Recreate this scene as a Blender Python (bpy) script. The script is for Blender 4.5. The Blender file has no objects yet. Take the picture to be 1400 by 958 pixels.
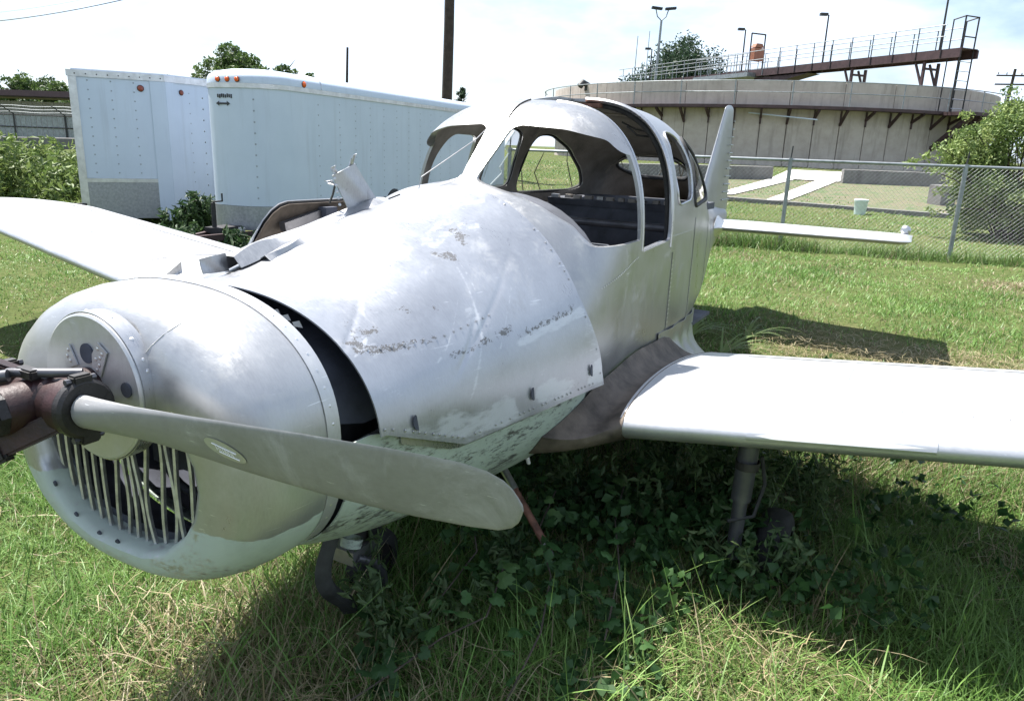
import bpy, bmesh, math, random
import numpy as np
from mathutils import Vector, Matrix
random.seed(7); RNG = np.random.default_rng(11)
S = bpy.context.scene
COL = S.collection
rad = math.radians

# ------------------------------------------------------------------ camera
CAM_H = 1.603
pit, rol = rad(15.369), rad(2.068)
fw = Vector((0, math.cos(pit), -math.sin(pit)))
rt0 = Vector((1, 0, 0)); up0 = Vector((0, math.sin(pit), math.cos(pit)))
rt = rt0*math.cos(rol) + up0*math.sin(rol)
up = -rt0*math.sin(rol) + up0*math.cos(rol)
cd = bpy.data.cameras.new('camera'); cam = bpy.data.objects.new('camera', cd); COL.objects.link(cam)
cam.matrix_world = Matrix(((rt.x, up.x, -fw.x, 0), (rt.y, up.y, -fw.y, 0), (rt.z, up.z, -fw.z, CAM_H), (0, 0, 0, 1)))
cd.sensor_fit = 'HORIZONTAL'; cd.sensor_width = 36; cd.lens = 36*1021/1400
cd.clip_start = .05; cd.clip_end = 3000
S.camera = cam

# ------------------------------------------------------------------ sky, sun, exposure
SUNDIR = Vector((-.35, .32, 1)).normalized()
W = bpy.data.worlds.new('World'); S.world = W; W.use_nodes = True
nt = W.node_tree; nt.nodes.clear()
o = nt.nodes.new('ShaderNodeOutputWorld'); bg = nt.nodes.new('ShaderNodeBackground')
sky = nt.nodes.new('ShaderNodeTexSky'); sky.sky_type = 'NISHITA'; sky.sun_disc = False
sky.sun_elevation = math.asin(SUNDIR.z); sky.sun_rotation = math.atan2(SUNDIR.x, SUNDIR.y)
sky.air_density = 1.0; sky.dust_density = 1.6; sky.ozone_density = 1.0
tc = nt.nodes.new('ShaderNodeTexCoord'); mp = nt.nodes.new('ShaderNodeMapping')
mp.inputs['Scale'].default_value = (1.6, 1.6, 4.2); mp.inputs['Location'].default_value = (.35, .1, .2)
nz = nt.nodes.new('ShaderNodeTexNoise'); nz.inputs['Scale'].default_value = 2.1; nz.inputs['Detail'].default_value = 7; nz.inputs['Roughness'].default_value = .55
rp = nt.nodes.new('ShaderNodeValToRGB'); rp.color_ramp.elements[0].position = .40; rp.color_ramp.elements[1].position = .62
mx = nt.nodes.new('ShaderNodeMix'); mx.data_type = 'RGBA'
mx.inputs['B'].default_value = (6.4, 7.4, 9.0, 1)
nt.links.new(tc.outputs['Generated'], mp.inputs['Vector']); nt.links.new(mp.outputs['Vector'], nz.inputs['Vector'])
nt.links.new(nz.outputs['Fac'], rp.inputs['Fac']); nt.links.new(rp.outputs['Color'], mx.inputs['Factor'])
nt.links.new(sky.outputs['Color'], mx.inputs['A']); nt.links.new(mx.outputs['Result'], bg.inputs['Color'])
bg.inputs['Strength'].default_value = .068
nt.links.new(bg.outputs['Background'], o.inputs['Surface'])
sd = bpy.data.lights.new('sun', 'SUN'); sun = bpy.data.objects.new('sun', sd); COL.objects.link(sun)
sd.energy = 4.8; sd.angle = rad(.53); sd.color = (1, .96, .9)
sun.rotation_euler = SUNDIR.to_track_quat('Z', 'Y').to_euler(); sun.location = SUNDIR*40
S.view_settings.view_transform = 'Standard'; S.view_settings.look = 'None'
S.view_settings.exposure = 1.55; S.view_settings.gamma = 1; S.view_settings.use_curve_mapping = False
S.render.engine = 'CYCLES'
S.cycles.max_bounces = 6; S.cycles.transparent_max_bounces = 12
S.cycles.use_denoising = True

# ------------------------------------------------------------------ materials
MATS = {}
def newmat(n):
    m = bpy.data.materials.new(n); m.use_nodes = True; MATS[n] = m
    return m, m.node_tree, m.node_tree.nodes['Principled BSDF']
def noise(t, scale, detail=4, rough=.55, vec=None, dist=0):
    n = t.nodes.new('ShaderNodeTexNoise'); n.inputs['Scale'].default_value = scale
    n.inputs['Detail'].default_value = detail; n.inputs['Roughness'].default_value = rough; n.inputs['Distortion'].default_value = dist
    if vec is not None: t.links.new(vec, n.inputs['Vector'])
    return n.outputs['Fac']
def objvec(t, scale=(1, 1, 1), rot=(0, 0, 0), which='Object'):
    c = t.nodes.new('ShaderNodeTexCoord'); m = t.nodes.new('ShaderNodeMapping')
    m.inputs['Scale'].default_value = scale; m.inputs['Rotation'].default_value = rot
    t.links.new(c.outputs[which], m.inputs['Vector']); return m.outputs['Vector']
def ramp(t, fac, stops):
    r = t.nodes.new('ShaderNodeValToRGB'); e = r.color_ramp.elements
    while len(e) < len(stops): e.new(.5)
    for k, (p, c) in enumerate(stops):
        e[k].position = p; e[k].color = (*c, 1) if isinstance(c, (tuple, list)) else (c, c, c, 1)
    t.links.new(fac, r.inputs['Fac']); return r.outputs['Color']
def mix(t, fac, a, b):
    n = t.nodes.new('ShaderNodeMix'); n.data_type = 'RGBA'
    for k, v in (('Factor', fac), ('A', a), ('B', b)):
        if isinstance(v, (int, float)): n.inputs[k].default_value = v
        elif isinstance(v, tuple): n.inputs[k].default_value = (*v, 1)
        else: t.links.new(v, n.inputs[k])
    return n.outputs['Result']
def math_(t, op, a, b=None, clamp=False):
    n = t.nodes.new('ShaderNodeMath'); n.operation = op; n.use_clamp = clamp
    for k, v in ((0, a), (1, b)):
        if v is None: continue
        if isinstance(v, (int, float)): n.inputs[k].default_value = v
        else: t.links.new(v, n.inputs[k])
    return n.outputs[0]
def bump(t, bs, h, strength=.2, dist=.01):
    b = t.nodes.new('ShaderNodeBump'); b.inputs['Strength'].default_value = strength; b.inputs['Distance'].default_value = dist
    t.links.new(h, b.inputs['Height']); t.links.new(b.outputs['Normal'], bs.inputs['Normal'])
def simple(n, col, rough=.6, metal=0., var=.25, scale=8, bmp=.15, bd=.004, spec=.5):
    m, t, b = newmat(n)
    v = objvec(t); f = noise(t, scale, 5, .6, v)
    lo = tuple(c*(1-var) for c in col); hi = tuple(min(1, c*(1+var)) for c in col)
    t.links.new(ramp(t, f, [(.3, lo), (.7, hi)]), b.inputs['Base Color'])
    b.inputs['Roughness'].default_value = rough; b.inputs['Metallic'].default_value = metal
    b.inputs['Specular IOR Level'].default_value = spec
    if bmp: bump(t, b, noise(t, scale*6, 4, .6, v), bmp, bd)
    return m

def alu(n, lo=.24, hi=.37, rlo=.26, rhi=.44, metal=.85, paint=None, paintz=None, specks=0., wear=False, dirt=.4, tint=(1., 1.01, 1.03)):
    """weathered bare aluminium; optional flaked pale paint below local height paintz"""
    m, t, b = newmat(n)
    v = objvec(t)
    f1 = noise(t, 3.2, 7, .66, v); f2 = noise(t, 46, 4, .7, objvec(t, (6, 1, 1.2), (0, 0, .1)))
    f = math_(t, 'ADD', math_(t, 'MULTIPLY', f1, .65), math_(t, 'MULTIPLY', f2, .35))
    c = ramp(t, f, [(.32, tuple(lo*k for k in tint)), (.66, tuple(hi*k for k in tint))])
    # chalky oxide bloom
    ox = ramp(t, noise(t, 6, 9, .78, v, .5), [(.54, 0.), (.68, 1.)])
    c = mix(t, math_(t, 'MULTIPLY', ox, dirt), c, (.52, .52, .50))
    # grime in rain runs
    run = ramp(t, noise(t, 1., 6, .7, objvec(t, (16, 16, 1.6))), [(.55, 0.), (.72, 1.)])
    blot = ramp(t, noise(t, 1.7, 5, .7, v), [(.42, 0.), (.62, 1.)])
    grime = math_(t, 'MULTIPLY', math_(t, 'MULTIPLY', run, blot), dirt*1.1, True)
    c = mix(t, grime, c, (.085, .08, .072))
    # long scratches
    sc = ramp(t, noise(t, 18, 3, .6, objvec(t, (.25, 1, 9), (0, .55, .2))), [(.70, 0.), (.725, 1.)])
    c = mix(t, math_(t, 'MULTIPLY', sc, .5), c, (.72, .73, .74))
    rgh = ramp(t, f, [(.34, rlo), (.66, rhi)])
    rgh = math_(t, 'ADD', rgh, math_(t, 'MULTIPLY', math_(t, 'ADD', ox, grime), .16))
    met = math_(t, 'SUBTRACT', metal, math_(t, 'MULTIPLY', math_(t, 'ADD', math_(t, 'MULTIPLY', ox, .35), grime), .55), True)
    if specks:
        sp = ramp(t, noise(t, 120, 4, .75, v), [(.60, 0.), (.66, 1.)])
        band = ramp(t, noise(t, 3.0, 3, .6, objvec(t, (.45, 1, 3.4))), [(.54, 0.), (.66, 1.)])
        c = mix(t, math_(t, 'MULTIPLY', math_(t, 'MULTIPLY', sp, band), specks), c, (.10, .095, .09))
    if wear:   # hand-placed wear: R = corroded specks, G = pale scuffs
        va = t.nodes.new('ShaderNodeVertexColor'); va.layer_name = 'Wear'; sp3 = t.nodes.new('ShaderNodeSeparateColor'); t.links.new(va.outputs['Color'], sp3.inputs[0])
        nn_ = noise(t, 85, 5, .8, objvec(t, (.7, 1, 1))); dk = math_(t, 'GREATER_THAN', math_(t, 'ADD', nn_, math_(t, 'MULTIPLY', sp3.outputs[0], .26)), .72)
        lt = ramp(t, math_(t, 'ADD', noise(t, 26, 7, .8, objvec(t, (.4, 1, 1.6))), math_(t, 'MULTIPLY', sp3.outputs[1], .34)), [(.62, 0.), (.80, 1.)])
        c = mix(t, math_(t, 'MULTIPLY', lt, .5), c, (.60, .62, .65)); c = mix(t, math_(t, 'MULTIPLY', dk, .85), c, (.07, .066, .062))
        met = math_(t, 'SUBTRACT', met, math_(t, 'ADD', math_(t, 'MULTIPLY', lt, .35), math_(t, 'MULTIPLY', dk, .6)), True)
    if paint is not None:
        fl = noise(t, 4, 9, .8, objvec(t, (1.0, 1, 2.6), (0, .5, 0)))
        fine = noise(t, 60, 6, .75, objvec(t, (.45, 1, 1.8), (0, .5, 0)))
        fl = math_(t, 'ADD', math_(t, 'MULTIPLY', fl, .58), math_(t, 'MULTIPLY', fine, .42))
        keep = ramp(t, fl, [(.512, 1.), (.575, 0.)])
        if paintz is not None:
            sx = t.nodes.new('ShaderNodeSeparateXYZ'); t.links.new(objvec(t), sx.inputs[0])
            hz = math_(t, 'ADD', sx.outputs['Z'], math_(t, 'MULTIPLY', math_(t, 'SUBTRACT', noise(t, 9, 4, .6, v), .5), .05))
            keep = math_(t, 'MULTIPLY', keep, math_(t, 'LESS_THAN', hz, paintz))
        pc = mix(t, math_(t, 'MULTIPLY', ramp(t, noise(t, 7, 7, .7, objvec(t, (1, 1, .5))), [(.5, 0.), (.75, 1.)]), .55), paint, tuple(k*.62 for k in paint))
        c = mix(t, keep, c, pc)
        met = math_(t, 'MULTIPLY', met, math_(t, 'SUBTRACT', 1., keep))
        rgh = math_(t, 'ADD', rgh, math_(t, 'MULTIPLY', keep, .2))
    t.links.new(c, b.inputs['Base Color']); t.links.new(rgh, b.inputs['Roughness']); t.links.new(met, b.inputs['Metallic'])
    h1 = math_(t, 'MULTIPLY', noise(t, 2.4, 2, .5, v), 1.); h2 = math_(t, 'MULTIPLY', noise(t, 9, 2, .5, v), .16)
    bump(t, b, math_(t, 'ADD', math_(t, 'ADD', h1, h2), math_(t, 'MULTIPLY', f2, .02)), .22, .022)
    return m
MINT = (.36, .42, .375)
alu('alu_skin', lo=.27, hi=.38, metal=.74, dirt=.36)
alu('alu_bowl', lo=.33, hi=.45, metal=.68, paint=MINT, paintz=.745, dirt=.3)
alu('alu_panel', lo=.31, hi=.44, metal=.66, wear=True, tint=(.97, 1, 1.07), dirt=.2)
alu('alu_lower', lo=.13, hi=.22, rlo=.4, rhi=.6, paint=MINT, paintz=5.)
alu('alu_wing', lo=.40, hi=.54, rlo=.34, rhi=.48, metal=.66, dirt=.25)
alu('alu_plate', lo=.40, hi=.53, rlo=.3, rhi=.46, metal=.6, dirt=.25)
alu('alu_blade', lo=.21, hi=.30, rlo=.42, rhi=.56, metal=.35, dirt=.3)
alu('alu_scrap', lo=.26, hi=.46, rlo=.3, rhi=.5, dirt=.6, specks=.8)
alu('alu_trim', lo=.38, hi=.52, rlo=.22, rhi=.36, dirt=.2)
simple('cabin_liner', (.27, .245, .22), .95, var=.35, scale=5, bmp=.4, bd=.01)
simple('cabin_dark', (.065, .07, .085), .85, var=.4)
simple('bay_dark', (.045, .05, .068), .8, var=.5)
simple('engine_iron', (.03, .032, .036), .7, .2, var=.5, scale=20)
simple('rubber', (.018, .018, .018), .75, var=.4, scale=30)
simple('hub_red', (.026, .010, .010), .5, 0., var=.55, scale=18, bmp=.3)
simple('hub_black', (.014, .012, .012), .5, 0., var=.6, scale=25, bmp=.3)
simple('steel_rod', (.42, .42, .42), .35, .9, var=.3)
simple('rust', (.16, .075, .05), .7, .3, var=.5, scale=25, bmp=.3)
simple('strut', (.10, .10, .11), .45, .6, var=.3)
simple('hose', (.03, .031, .03), .7, var=.5, scale=12, bmp=.4)
simple('grille_metal', (.50, .50, .49), .45, .75, var=.3, scale=30)
simple('fairing_brown', (.105, .085, .068), .7, .35, var=.6, scale=9, bmp=.3)
def trailer_paint():
    m, t, b = newmat('white_paint'); v = objvec(t)
    c = ramp(t, noise(t, 1.4, 4, .6, v), [(.35, (.45, .515, .61)), (.65, (.49, .555, .65))])
    st = ramp(t, noise(t, 1., 6, .7, objvec(t, (9, 9, .5))), [(.52, 0.), (.75, 1.)])
    c = mix(t, math_(t, 'MULTIPLY', st, .38), c, (.31, .345, .39))
    t.links.new(c, b.inputs['Base Color']); b.inputs['Roughness'].default_value = .38
    bump(t, b, noise(t, 1.8, 2, .5, v), .12, .03)
trailer_paint()
simple('chalk_white', (.80, .80, .78), .5, 0, var=.06)
simple('rivet', (.62, .62, .62), .35, .9, var=.2)
simple('dark_print', (.03, .03, .035), .6)
simple('stone_guard', (.30, .31, .33), .45, .7, var=.2, scale=30, bmp=.3)
simple('trim_alu', (.55, .55, .56), .38, .85, var=.2)
simple('amber', (.75, .12, .02), .25, 0, var=.15, bmp=0)
simple('amber_dark', (.22, .05, .03), .4, 0, var=.2, bmp=0)
simple('black_steel', (.022, .020, .022), .55, .2, var=.4)
simple('maroon_steel', (.06, .034, .036), .6, .2, var=.35, scale=3)
simple('fence_steel', (.26, .28, .29), .5, .7, var=.25)
simple('fence_dark', (.05, .05, .05), .6, .4, var=.3)
simple('wood_pole', (.045, .032, .026), .9, var=.4, scale=6, bmp=.5, bd=.02)
simple('bark', (.07, .055, .042), .95, var=.4, scale=9, bmp=.6, bd=.03)
simple('pale_bucket', (.55, .66, .62), .5, var=.08)
simple('rivet_dark', (.25, .275, .31), .6)
simple('wire', (.03, .03, .03), .6)
simple('orange_box', (.30, .12, .07), .6, var=.15)
simple('shed_wall', (.52, .51, .50), .7, var=.08, scale=2)
simple('shed_roof', (.075, .045, .05), .7, var=.15)
simple('chrome', (.9, .9, .9), .12, 1., var=.02, bmp=0)
simple('window_glass', (.03, .035, .04), .06, 0, var=.1, bmp=0)
def concrete(n, a, b_, sc=1.0, streak=True):
    m, t, b = newmat(n)
    v = objvec(t); f = noise(t, 2.2*sc, 7, .65, v)
    c = ramp(t, f, [(.3, a), (.7, b_)])
    if streak:
        s = ramp(t, noise(t, 3., 5, .6, objvec(t, (1, 1, .12))), [(.52, 0.), (.72, 1.)])
        c = mix(t, math_(t, 'MULTIPLY', s, .55), c, tuple(k*.5 for k in a))
    t.links.new(c, b.inputs['Base Color']); b.inputs['Roughness'].default_value = .9
    bump(t, b, noise(t, 30*sc, 5, .7, v), .25, .01)
concrete('tank_concrete', (.36, .31, .27), (.46, .405, .36))
concrete('ring_concrete', (.38, .33, .29), (.48, .425, .38))
concrete('pale_concrete', (.50, .48, .45), (.62, .60, .57), streak=False)
concrete('grey_concrete', (.11, .105, .10), (.17, .165, .16))
def leafmat(n, trans=.35, rough=.6):
    m, t, b = newmat(n)
    a = t.nodes.new('ShaderNodeVertexColor'); a.layer_name = 'Col'
    d = t.nodes.new('ShaderNodeBsdfTranslucent'); mxs = t.nodes.new('ShaderNodeMixShader'); mxs.inputs[0].default_value = trans
    t.links.new(a.outputs['Color'], b.inputs['Base Color']); b.inputs['Roughness'].default_value = rough
    b.inputs['Specular IOR Level'].default_value = .35
    t.links.new(a.outputs['Color'], d.inputs['Color'])
    out = t.nodes['Material Output']
    t.links.new(b.outputs[0], mxs.inputs[1]); t.links.new(d.outputs[0], mxs.inputs[2]); t.links.new(mxs.outputs[0], out.inputs['Surface'])
leafmat('grass_blade', .30, .5); leafmat('leaf', .32, .55)
def plexi(n, haze):
    m, t, b = newmat(n)
    tr = t.nodes.new('ShaderNodeBsdfTransparent'); mxs = t.nodes.new('ShaderNodeMixShader')
    b.inputs['Base Color'].default_value = (.62, .70, .72, 1); b.inputs['Roughness'].default_value = .12
    mxs.inputs[0].default_value = haze
    t.links.new(tr.outputs[0], mxs.inputs[1]); t.links.new(b.outputs[0], mxs.inputs[2])
    t.links.new(mxs.outputs[0], t.nodes['Material Output'].inputs['Surface'])
plexi('plexi', .42); plexi('plexi_clear', .22)
def ground_mat():
    m, t, b = newmat('ground_soil')
    v = objvec(t)
    g = ramp(t, noise(t, 14, 6, .7, v), [(.3, (.040, .052, .018)), (.55, (.075, .095, .030)), (.75, (.115, .115, .05))])
    dry = ramp(t, noise(t, .55, 5, .65, v), [(.54, 0.), (.70, 1.)])
    c = mix(t, math_(t, 'MULTIPLY', dry, .6), g, (.16, .135, .075))
    t.links.new(c, b.inputs['Base Color']); b.inputs['Roughness'].default_value = 1; b.inputs['Specular IOR Level'].default_value = .1
    bump(t, b, noise(t, 40, 5, .7, v), .6, .03)
ground_mat()
def bed_mat():
    m, t, b = newmat('bed_gravel')
    v = objvec(t)
    c = ramp(t, noise(t, 3, 7, .7, v), [(.36, (.10, .082, .05)), (.48, (.125, .11, .065)), (.54, (.06, .09, .028))])
    t.links.new(c, b.inputs['Base Color']); b.inputs['Roughness'].default_value = 1
    bump(t, b, noise(t, 25, 5, .7, v), .6, .03)
bed_mat()

# ------------------------------------------------------------------ mesh helpers
class MB:
    def __init__(s): s.v = []; s.f = []; s.m = []
    def add(s, vs, fs, mi=0):
        k = len(s.v); s.v += [tuple(p) for p in vs]; s.f += [tuple(i+k for i in f) for f in fs]; s.m += [mi]*len(fs); return s
    def box(s, c, d, mi=0, R=None):
        c = Vector(c); P = []
        for sx in (-.5, .5):
            for sy in (-.5, .5):
                for sz in (-.5, .5):
                    q = Vector((sx*d[0], sy*d[1], sz*d[2])); q = R @ q if R else q; P.append(c+q)
        return s.add(P, [(0, 1, 3, 2), (4, 6, 7, 5), (0, 4, 5, 1), (2, 3, 7, 6), (0, 2, 6, 4), (1, 5, 7, 3)], mi)
    def beam(s, a, b, wd, ht, mi=0, upv=(0, 0, 1)):
        a = Vector(a); b = Vector(b); x = (b-a); L = x.length; x.normalize(); u = Vector(upv)
        y = u.cross(x)
        if y.length < 1e-5: y = Vector((0, 1, 0)).cross(x)
        y.normalize(); z = x.cross(y)
        return s.box((a+b)/2, (L, wd, ht), mi, Matrix((x, y, z)).transposed())
    def tube(s, pts, r, n=8, mi=0, cap=True, closed=False):
        pts = [Vector(p) for p in pts]; N = len(pts)
        rr = r if isinstance(r, (list, tuple)) else [r]*N
        vs = []; fs = []; prev = None
        for i, p in enumerate(pts):
            if closed: d = pts[(i+1) % N]-pts[i-1]
            else: d = pts[min(i+1, N-1)]-pts[max(i-1, 0)]
            d.normalize()
            if prev is None:
                a = Vector((0, 0, 1)) if abs(d.z) < .9 else Vector((1, 0, 0)); u = d.cross(a).normalized()
            else: u = (prev-d*prev.dot(d)).normalized()
            prev = u; w = d.cross(u)
            for k in range(n):
                t = 2*math.pi*k/n; vs.append(p+(u*math.cos(t)+w*math.sin(t))*rr[i])
        for i in range(N if closed else N-1):
            j = (i+1) % N
            for k in range(n): fs.append((i*n+k, i*n+(k+1) % n, j*n+(k+1) % n, j*n+k))
        if cap and not closed: fs += [tuple(range(n-1, -1, -1)), tuple(range((N-1)*n, N*n))]
        return s.add(vs, fs, mi)
    def grid(s, P, mi=0, closeu=False):
        nu, nv = len(P), len(P[0]); vs = [p for row in P for p in row]; fs = []
        for i in range(nu if closeu else nu-1):
            j = (i+1) % nu
            for k in range(nv-1): fs.append((i*nv+k, j*nv+k, j*nv+k+1, i*nv+k+1))
        return s.add(vs, fs, mi)
    def sheet(s, P, th, mi=0):
        """double sided thin sheet from grid P (thickness th along the grid normal)"""
        A = np.array([[tuple(p) for p in r] for r in P], float)
        du = np.gradient(A, axis=0); dv = np.gradient(A, axis=1); nn = np.cross(du, dv)
        nn /= (np.linalg.norm(nn, axis=2, keepdims=True)+1e-12)
        Bk = A-nn*th; nu, nv = A.shape[:2]
        vs = [tuple(p) for p in A.reshape(-1, 3)]+[tuple(p) for p in Bk.reshape(-1, 3)]; N = nu*nv; fs = []
        for i in range(nu-1):
            for k in range(nv-1):
                q = (i*nv+k, (i+1)*nv+k, (i+1)*nv+k+1, i*nv+k+1); fs.append(q); fs.append(tuple(N+a for a in q[::-1]))
        edge = [(0, k) for k in range(nv)]+[(i, nv-1) for i in range(1, nu)]+[(nu-1, k) for k in range(nv-2, -1, -1)]+[(i, 0) for i in range(nu-2, 0, -1)]
        for a, b in zip(edge, edge[1:]+edge[:1]):
            ia, ib = a[0]*nv+a[1], b[0]*nv+b[1]; fs.append((ib, ia, N+ia, N+ib))
        return s.add(vs, fs, mi)
    def prism(s, poly, a, b, mi=0):
        """poly: list of 3D points on plane; extruded by vector b-a"""
        d = Vector(b)-Vector(a); P = [Vector(p) for p in poly]; n = len(P)
        vs = P+[p+d for p in P]
        fs = [tuple(range(n)), tuple(range(2*n-1, n-1, -1))]+[(i, n+i, n+(i+1) % n, (i+1) % n) for i in range(n)]
        return s.add(vs, fs, mi)
    def lathe(s, prof, origin, axis, n=32, mi=0):
        """prof list of (along, radius)"""
        ax = Vector(axis).normalized(); a = Vector((0, 0, 1)) if abs(ax.z) < .9 else Vector((1, 0, 0))
        u = ax.cross(a).normalized(); w = ax.cross(u); O_ = Vector(origin)
        P = [[O_+ax*h+(u*math.cos(2*math.pi*k/n)+w*math.sin(2*math.pi*k/n))*max(r, 1e-4) for h, r in prof] for k in range(n)]
        return s.grid(P, mi, closeu=True)
    def build(s, name, mats, parent=None, smooth=None, recalc=True, bev=0):
        me = bpy.data.meshes.new(name); me.from_pydata(s.v, [], s.f)
        for m in (mats if isinstance(mats, (list, tuple)) else [mats]): me.materials.append(MATS[m])
        if any(s.m): me.polygons.foreach_set('material_index', s.m)
        if recalc:
            bm = bmesh.new(); bm.from_mesh(me); bmesh.ops.recalc_face_normals(bm, faces=bm.faces)
            if bev: bmesh.ops.bevel(bm, geom=list(bm.edges), offset=bev, segments=2, affect='EDGES', clamp_overlap=True)
            bm.to_mesh(me); bm.free()
        if smooth is not None:
            me.shade_smooth(); me.set_sharp_from_angle(angle=rad(smooth))
        ob = bpy.data.objects.new(name, me); COL.objects.link(ob)
        if parent is not None: ob.parent = parent
        return ob
def tag(o, label=None, cat=None, group=None, kind=None):
    for k, v in (('label', label), ('category', cat), ('group', group), ('kind', kind)):
        if v: o[k] = v
    return o
def empty(name, loc, label, cat, group=None, rot=None):
    e = bpy.data.objects.new(name, None); COL.objects.link(e); e.location = loc
    if rot is not None: e.rotation_euler = rot
    return tag(e, label, cat, group)
def npmesh(name, V, F, mat, cols=None, parent=None, smooth=False):
    """V (n,3), F list of (m,k) int arrays (all same k) ; cols (n,3)"""
    me = bpy.data.meshes.new(name); F = np.asarray(F, np.int32); k = F.shape[1]
    me.vertices.add(len(V)); me.vertices.foreach_set('co', np.asarray(V, np.float32).ravel())
    me.loops.add(F.size); me.loops.foreach_set('vertex_index', F.ravel())
    me.polygons.add(len(F)); me.polygons.foreach_set('loop_start', np.arange(0, F.size, k, dtype=np.int32))
    me.update(calc_edges=True); me.materials.append(MATS[mat])
    if cols is not None:
        ca = me.color_attributes.new('Col', 'FLOAT_COLOR', 'POINT')
        ca.data.foreach_set('color', np.c_[cols, np.ones(len(cols))].astype(np.float32).ravel())
    if smooth: me.shade_smooth()
    ob = bpy.data.objects.new(name, me); COL.objects.link(ob)
    if parent is not None: ob.parent = parent
    return ob
def ss(a, b, v):
    t = np.clip((v-a)/(b-a), 0, 1); return t*t*(3-2*t)
GN = np.random.default_rng(5).random((64, 64))
def vnoise(x, y, f):
    x = np.asarray(x)*f+100.3; y = np.asarray(y)*f+77.7
    xi = np.floor(x).astype(int); yi = np.floor(y).astype(int); u = x-xi; v = y-yi; u = u*u*(3-2*u); v = v*v*(3-2*v)
    g = lambda a, b: GN[a % 64, b % 64]
    return (g(xi, yi)*(1-u)+g(xi+1, yi)*u)*(1-v)+(g(xi, yi+1)*(1-u)+g(xi+1, yi+1)*u)*v
def hgt(x, y):
    return .22*ss(3.0, 6.5, y)+.85*ss(13, 40, y)
def hfull(x, y):
    y = np.asarray(y, float); return hgt(x, y)+(vnoise(x, y, .8)-.5)*.05+(vnoise(x, y, 2.7)-.5)*.03

# ------------------------------------------------------------------ ground
def axis_pts(lo, hi, step, far):
    a = list(np.arange(lo, hi+1e-6, step)); d = step
    while a[-1] < far: d *= 1.35; a.append(a[-1]+d)
    d = step; b = [a[0]]
    while b[-1] > -far: d *= 1.35; b.append(b[-1]-d)
    return np.array(b[:0:-1]+a)
gx = axis_pts(-10, 13, .15, 900); gy = axis_pts(-1.5, 22, .15, 900)
X, Y = np.meshgrid(gx, gy, indexing='ij'); Z = hfull(X, Y)
nx, ny = X.shape; idx = np.arange(nx*ny).reshape(nx, ny)
F = np.stack([idx[:-1, :-1], idx[1:, :-1], idx[1:, 1:], idx[:-1, 1:]], -1).reshape(-1, 4)
tag(npmesh('ground', np.stack([X, Y, Z], -1).reshape(-1, 3), F, 'ground_soil', smooth=True), kind='structure')

# ================================================================== AIRPLANE
# local frame: x aft, y starboard(+)/port(-) in Blender; body formulas use port positive and L() flips it
OZ = 1.0375
yaw = rad(27.757); bpi = rad(.6162); bro = rad(.2534)
RM = Matrix.Rotation(rad(90)-yaw, 3, 'Z') @ Matrix.Rotation(bpi, 3, 'Y') @ Matrix.Rotation(bro, 3, 'X')
PO = Vector((-.9521, 1.6060, OZ)); PB = PO - RM @ Vector((0, 0, OZ))
plane = empty('airplane', PB, 'derelict silver low-wing airplane with bare propeller and open glassless cabin, parked on grass', 'airplane', rot=RM.to_euler())
def L(x, y, z): return (x, -y, z+OZ)
def Wd(x, y, z): return PB + RM @ Vector(L(x, y, z))

#   x     w    zt    zb   z0u   z0l  nu   nl
ST = np.array([
 (.31, .472, .212, -.505, -.13, -.17, 2.35, 2.3),
 (.36, .472, .178, -.525, -.14, -.18, 2.3, 2.3),
 (.45, .478, .176, -.565, -.15, -.19, 2.25, 2.2),
 (.72, .525, .245, -.640, -.17, -.21, 2.2, 2.0),
 (.95, .555, .305, -.660, -.18, -.22, 2.1, 2.0),
 (1.40, .600, .400, -.690, -.20, -.25, 2.0, 2.0),
 (1.58, .604, .440, -.700, -.18, -.26, 2.5, 2.0),
 (1.70, .602, .530, -.705, -.12, -.26, 2.6, 2.0),
 (1.85, .594, .655, -.705, -.02, -.26, 2.7, 2.0),
 (2.00, .582, .755, -.700, .05, -.26, 2.85, 2.0),
 (2.12, .578, .785, -.700, .08, -.26, 3.0, 2.0),
 (2.50, .575, .822, -.690, .10, -.25, 3.0, 2.0),
 (2.90, .560, .815, -.670, .10, -.24, 2.9, 2.0),
 (3.30, .520, .765, -.640, .09, -.22, 2.8, 2.0),
 (3.70, .455, .665, -.590, .06, -.20, 2.6, 2.0),
 (4.10, .385, .500, -.510, .02, -.16, 2.3, 2.0),
 (4.50, .300, .335, -.410, .0, -.12, 2.1, 2.0),
 (5.00, .205, .245, -.290, .0, -.05, 2.0, 2.0),
 (5.60, .120, .185, -.140, .0, .0, 2.0, 2.0),
 (6.15, .040, .130, .02, .06, .06, 2.0, 2.0)])
def smooth_interp(xs, ys, x):
    # monotone-ish catmull-rom (pchip)
    h = np.diff(xs); dl = np.diff(ys)/h; m = np.zeros(len(xs))
    m[0] = dl[0]; m[-1] = dl[-1]
    for i in range(1, len(xs)-1):
        if dl[i-1]*dl[i] > 0:
            w1 = 2*h[i]+h[i-1]; w2 = h[i]+2*h[i-1]; m[i] = (w1+w2)/(w1/dl[i-1]+w2/dl[i])
    i = int(np.clip(np.searchsorted(xs, x)-1, 0, len(xs)-2)); t = (x-xs[i])/h[i]
    return ((1+2*t)*(1-t)**2*ys[i]+t*(1-t)**2*h[i]*m[i]+t*t*(3-2*t)*ys[i+1]+t*t*(t-1)*h[i]*m[i+1])
def par(x): return [smooth_interp(ST[:, 0], ST[:, k], x) for k in range(1, 8)]
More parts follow.
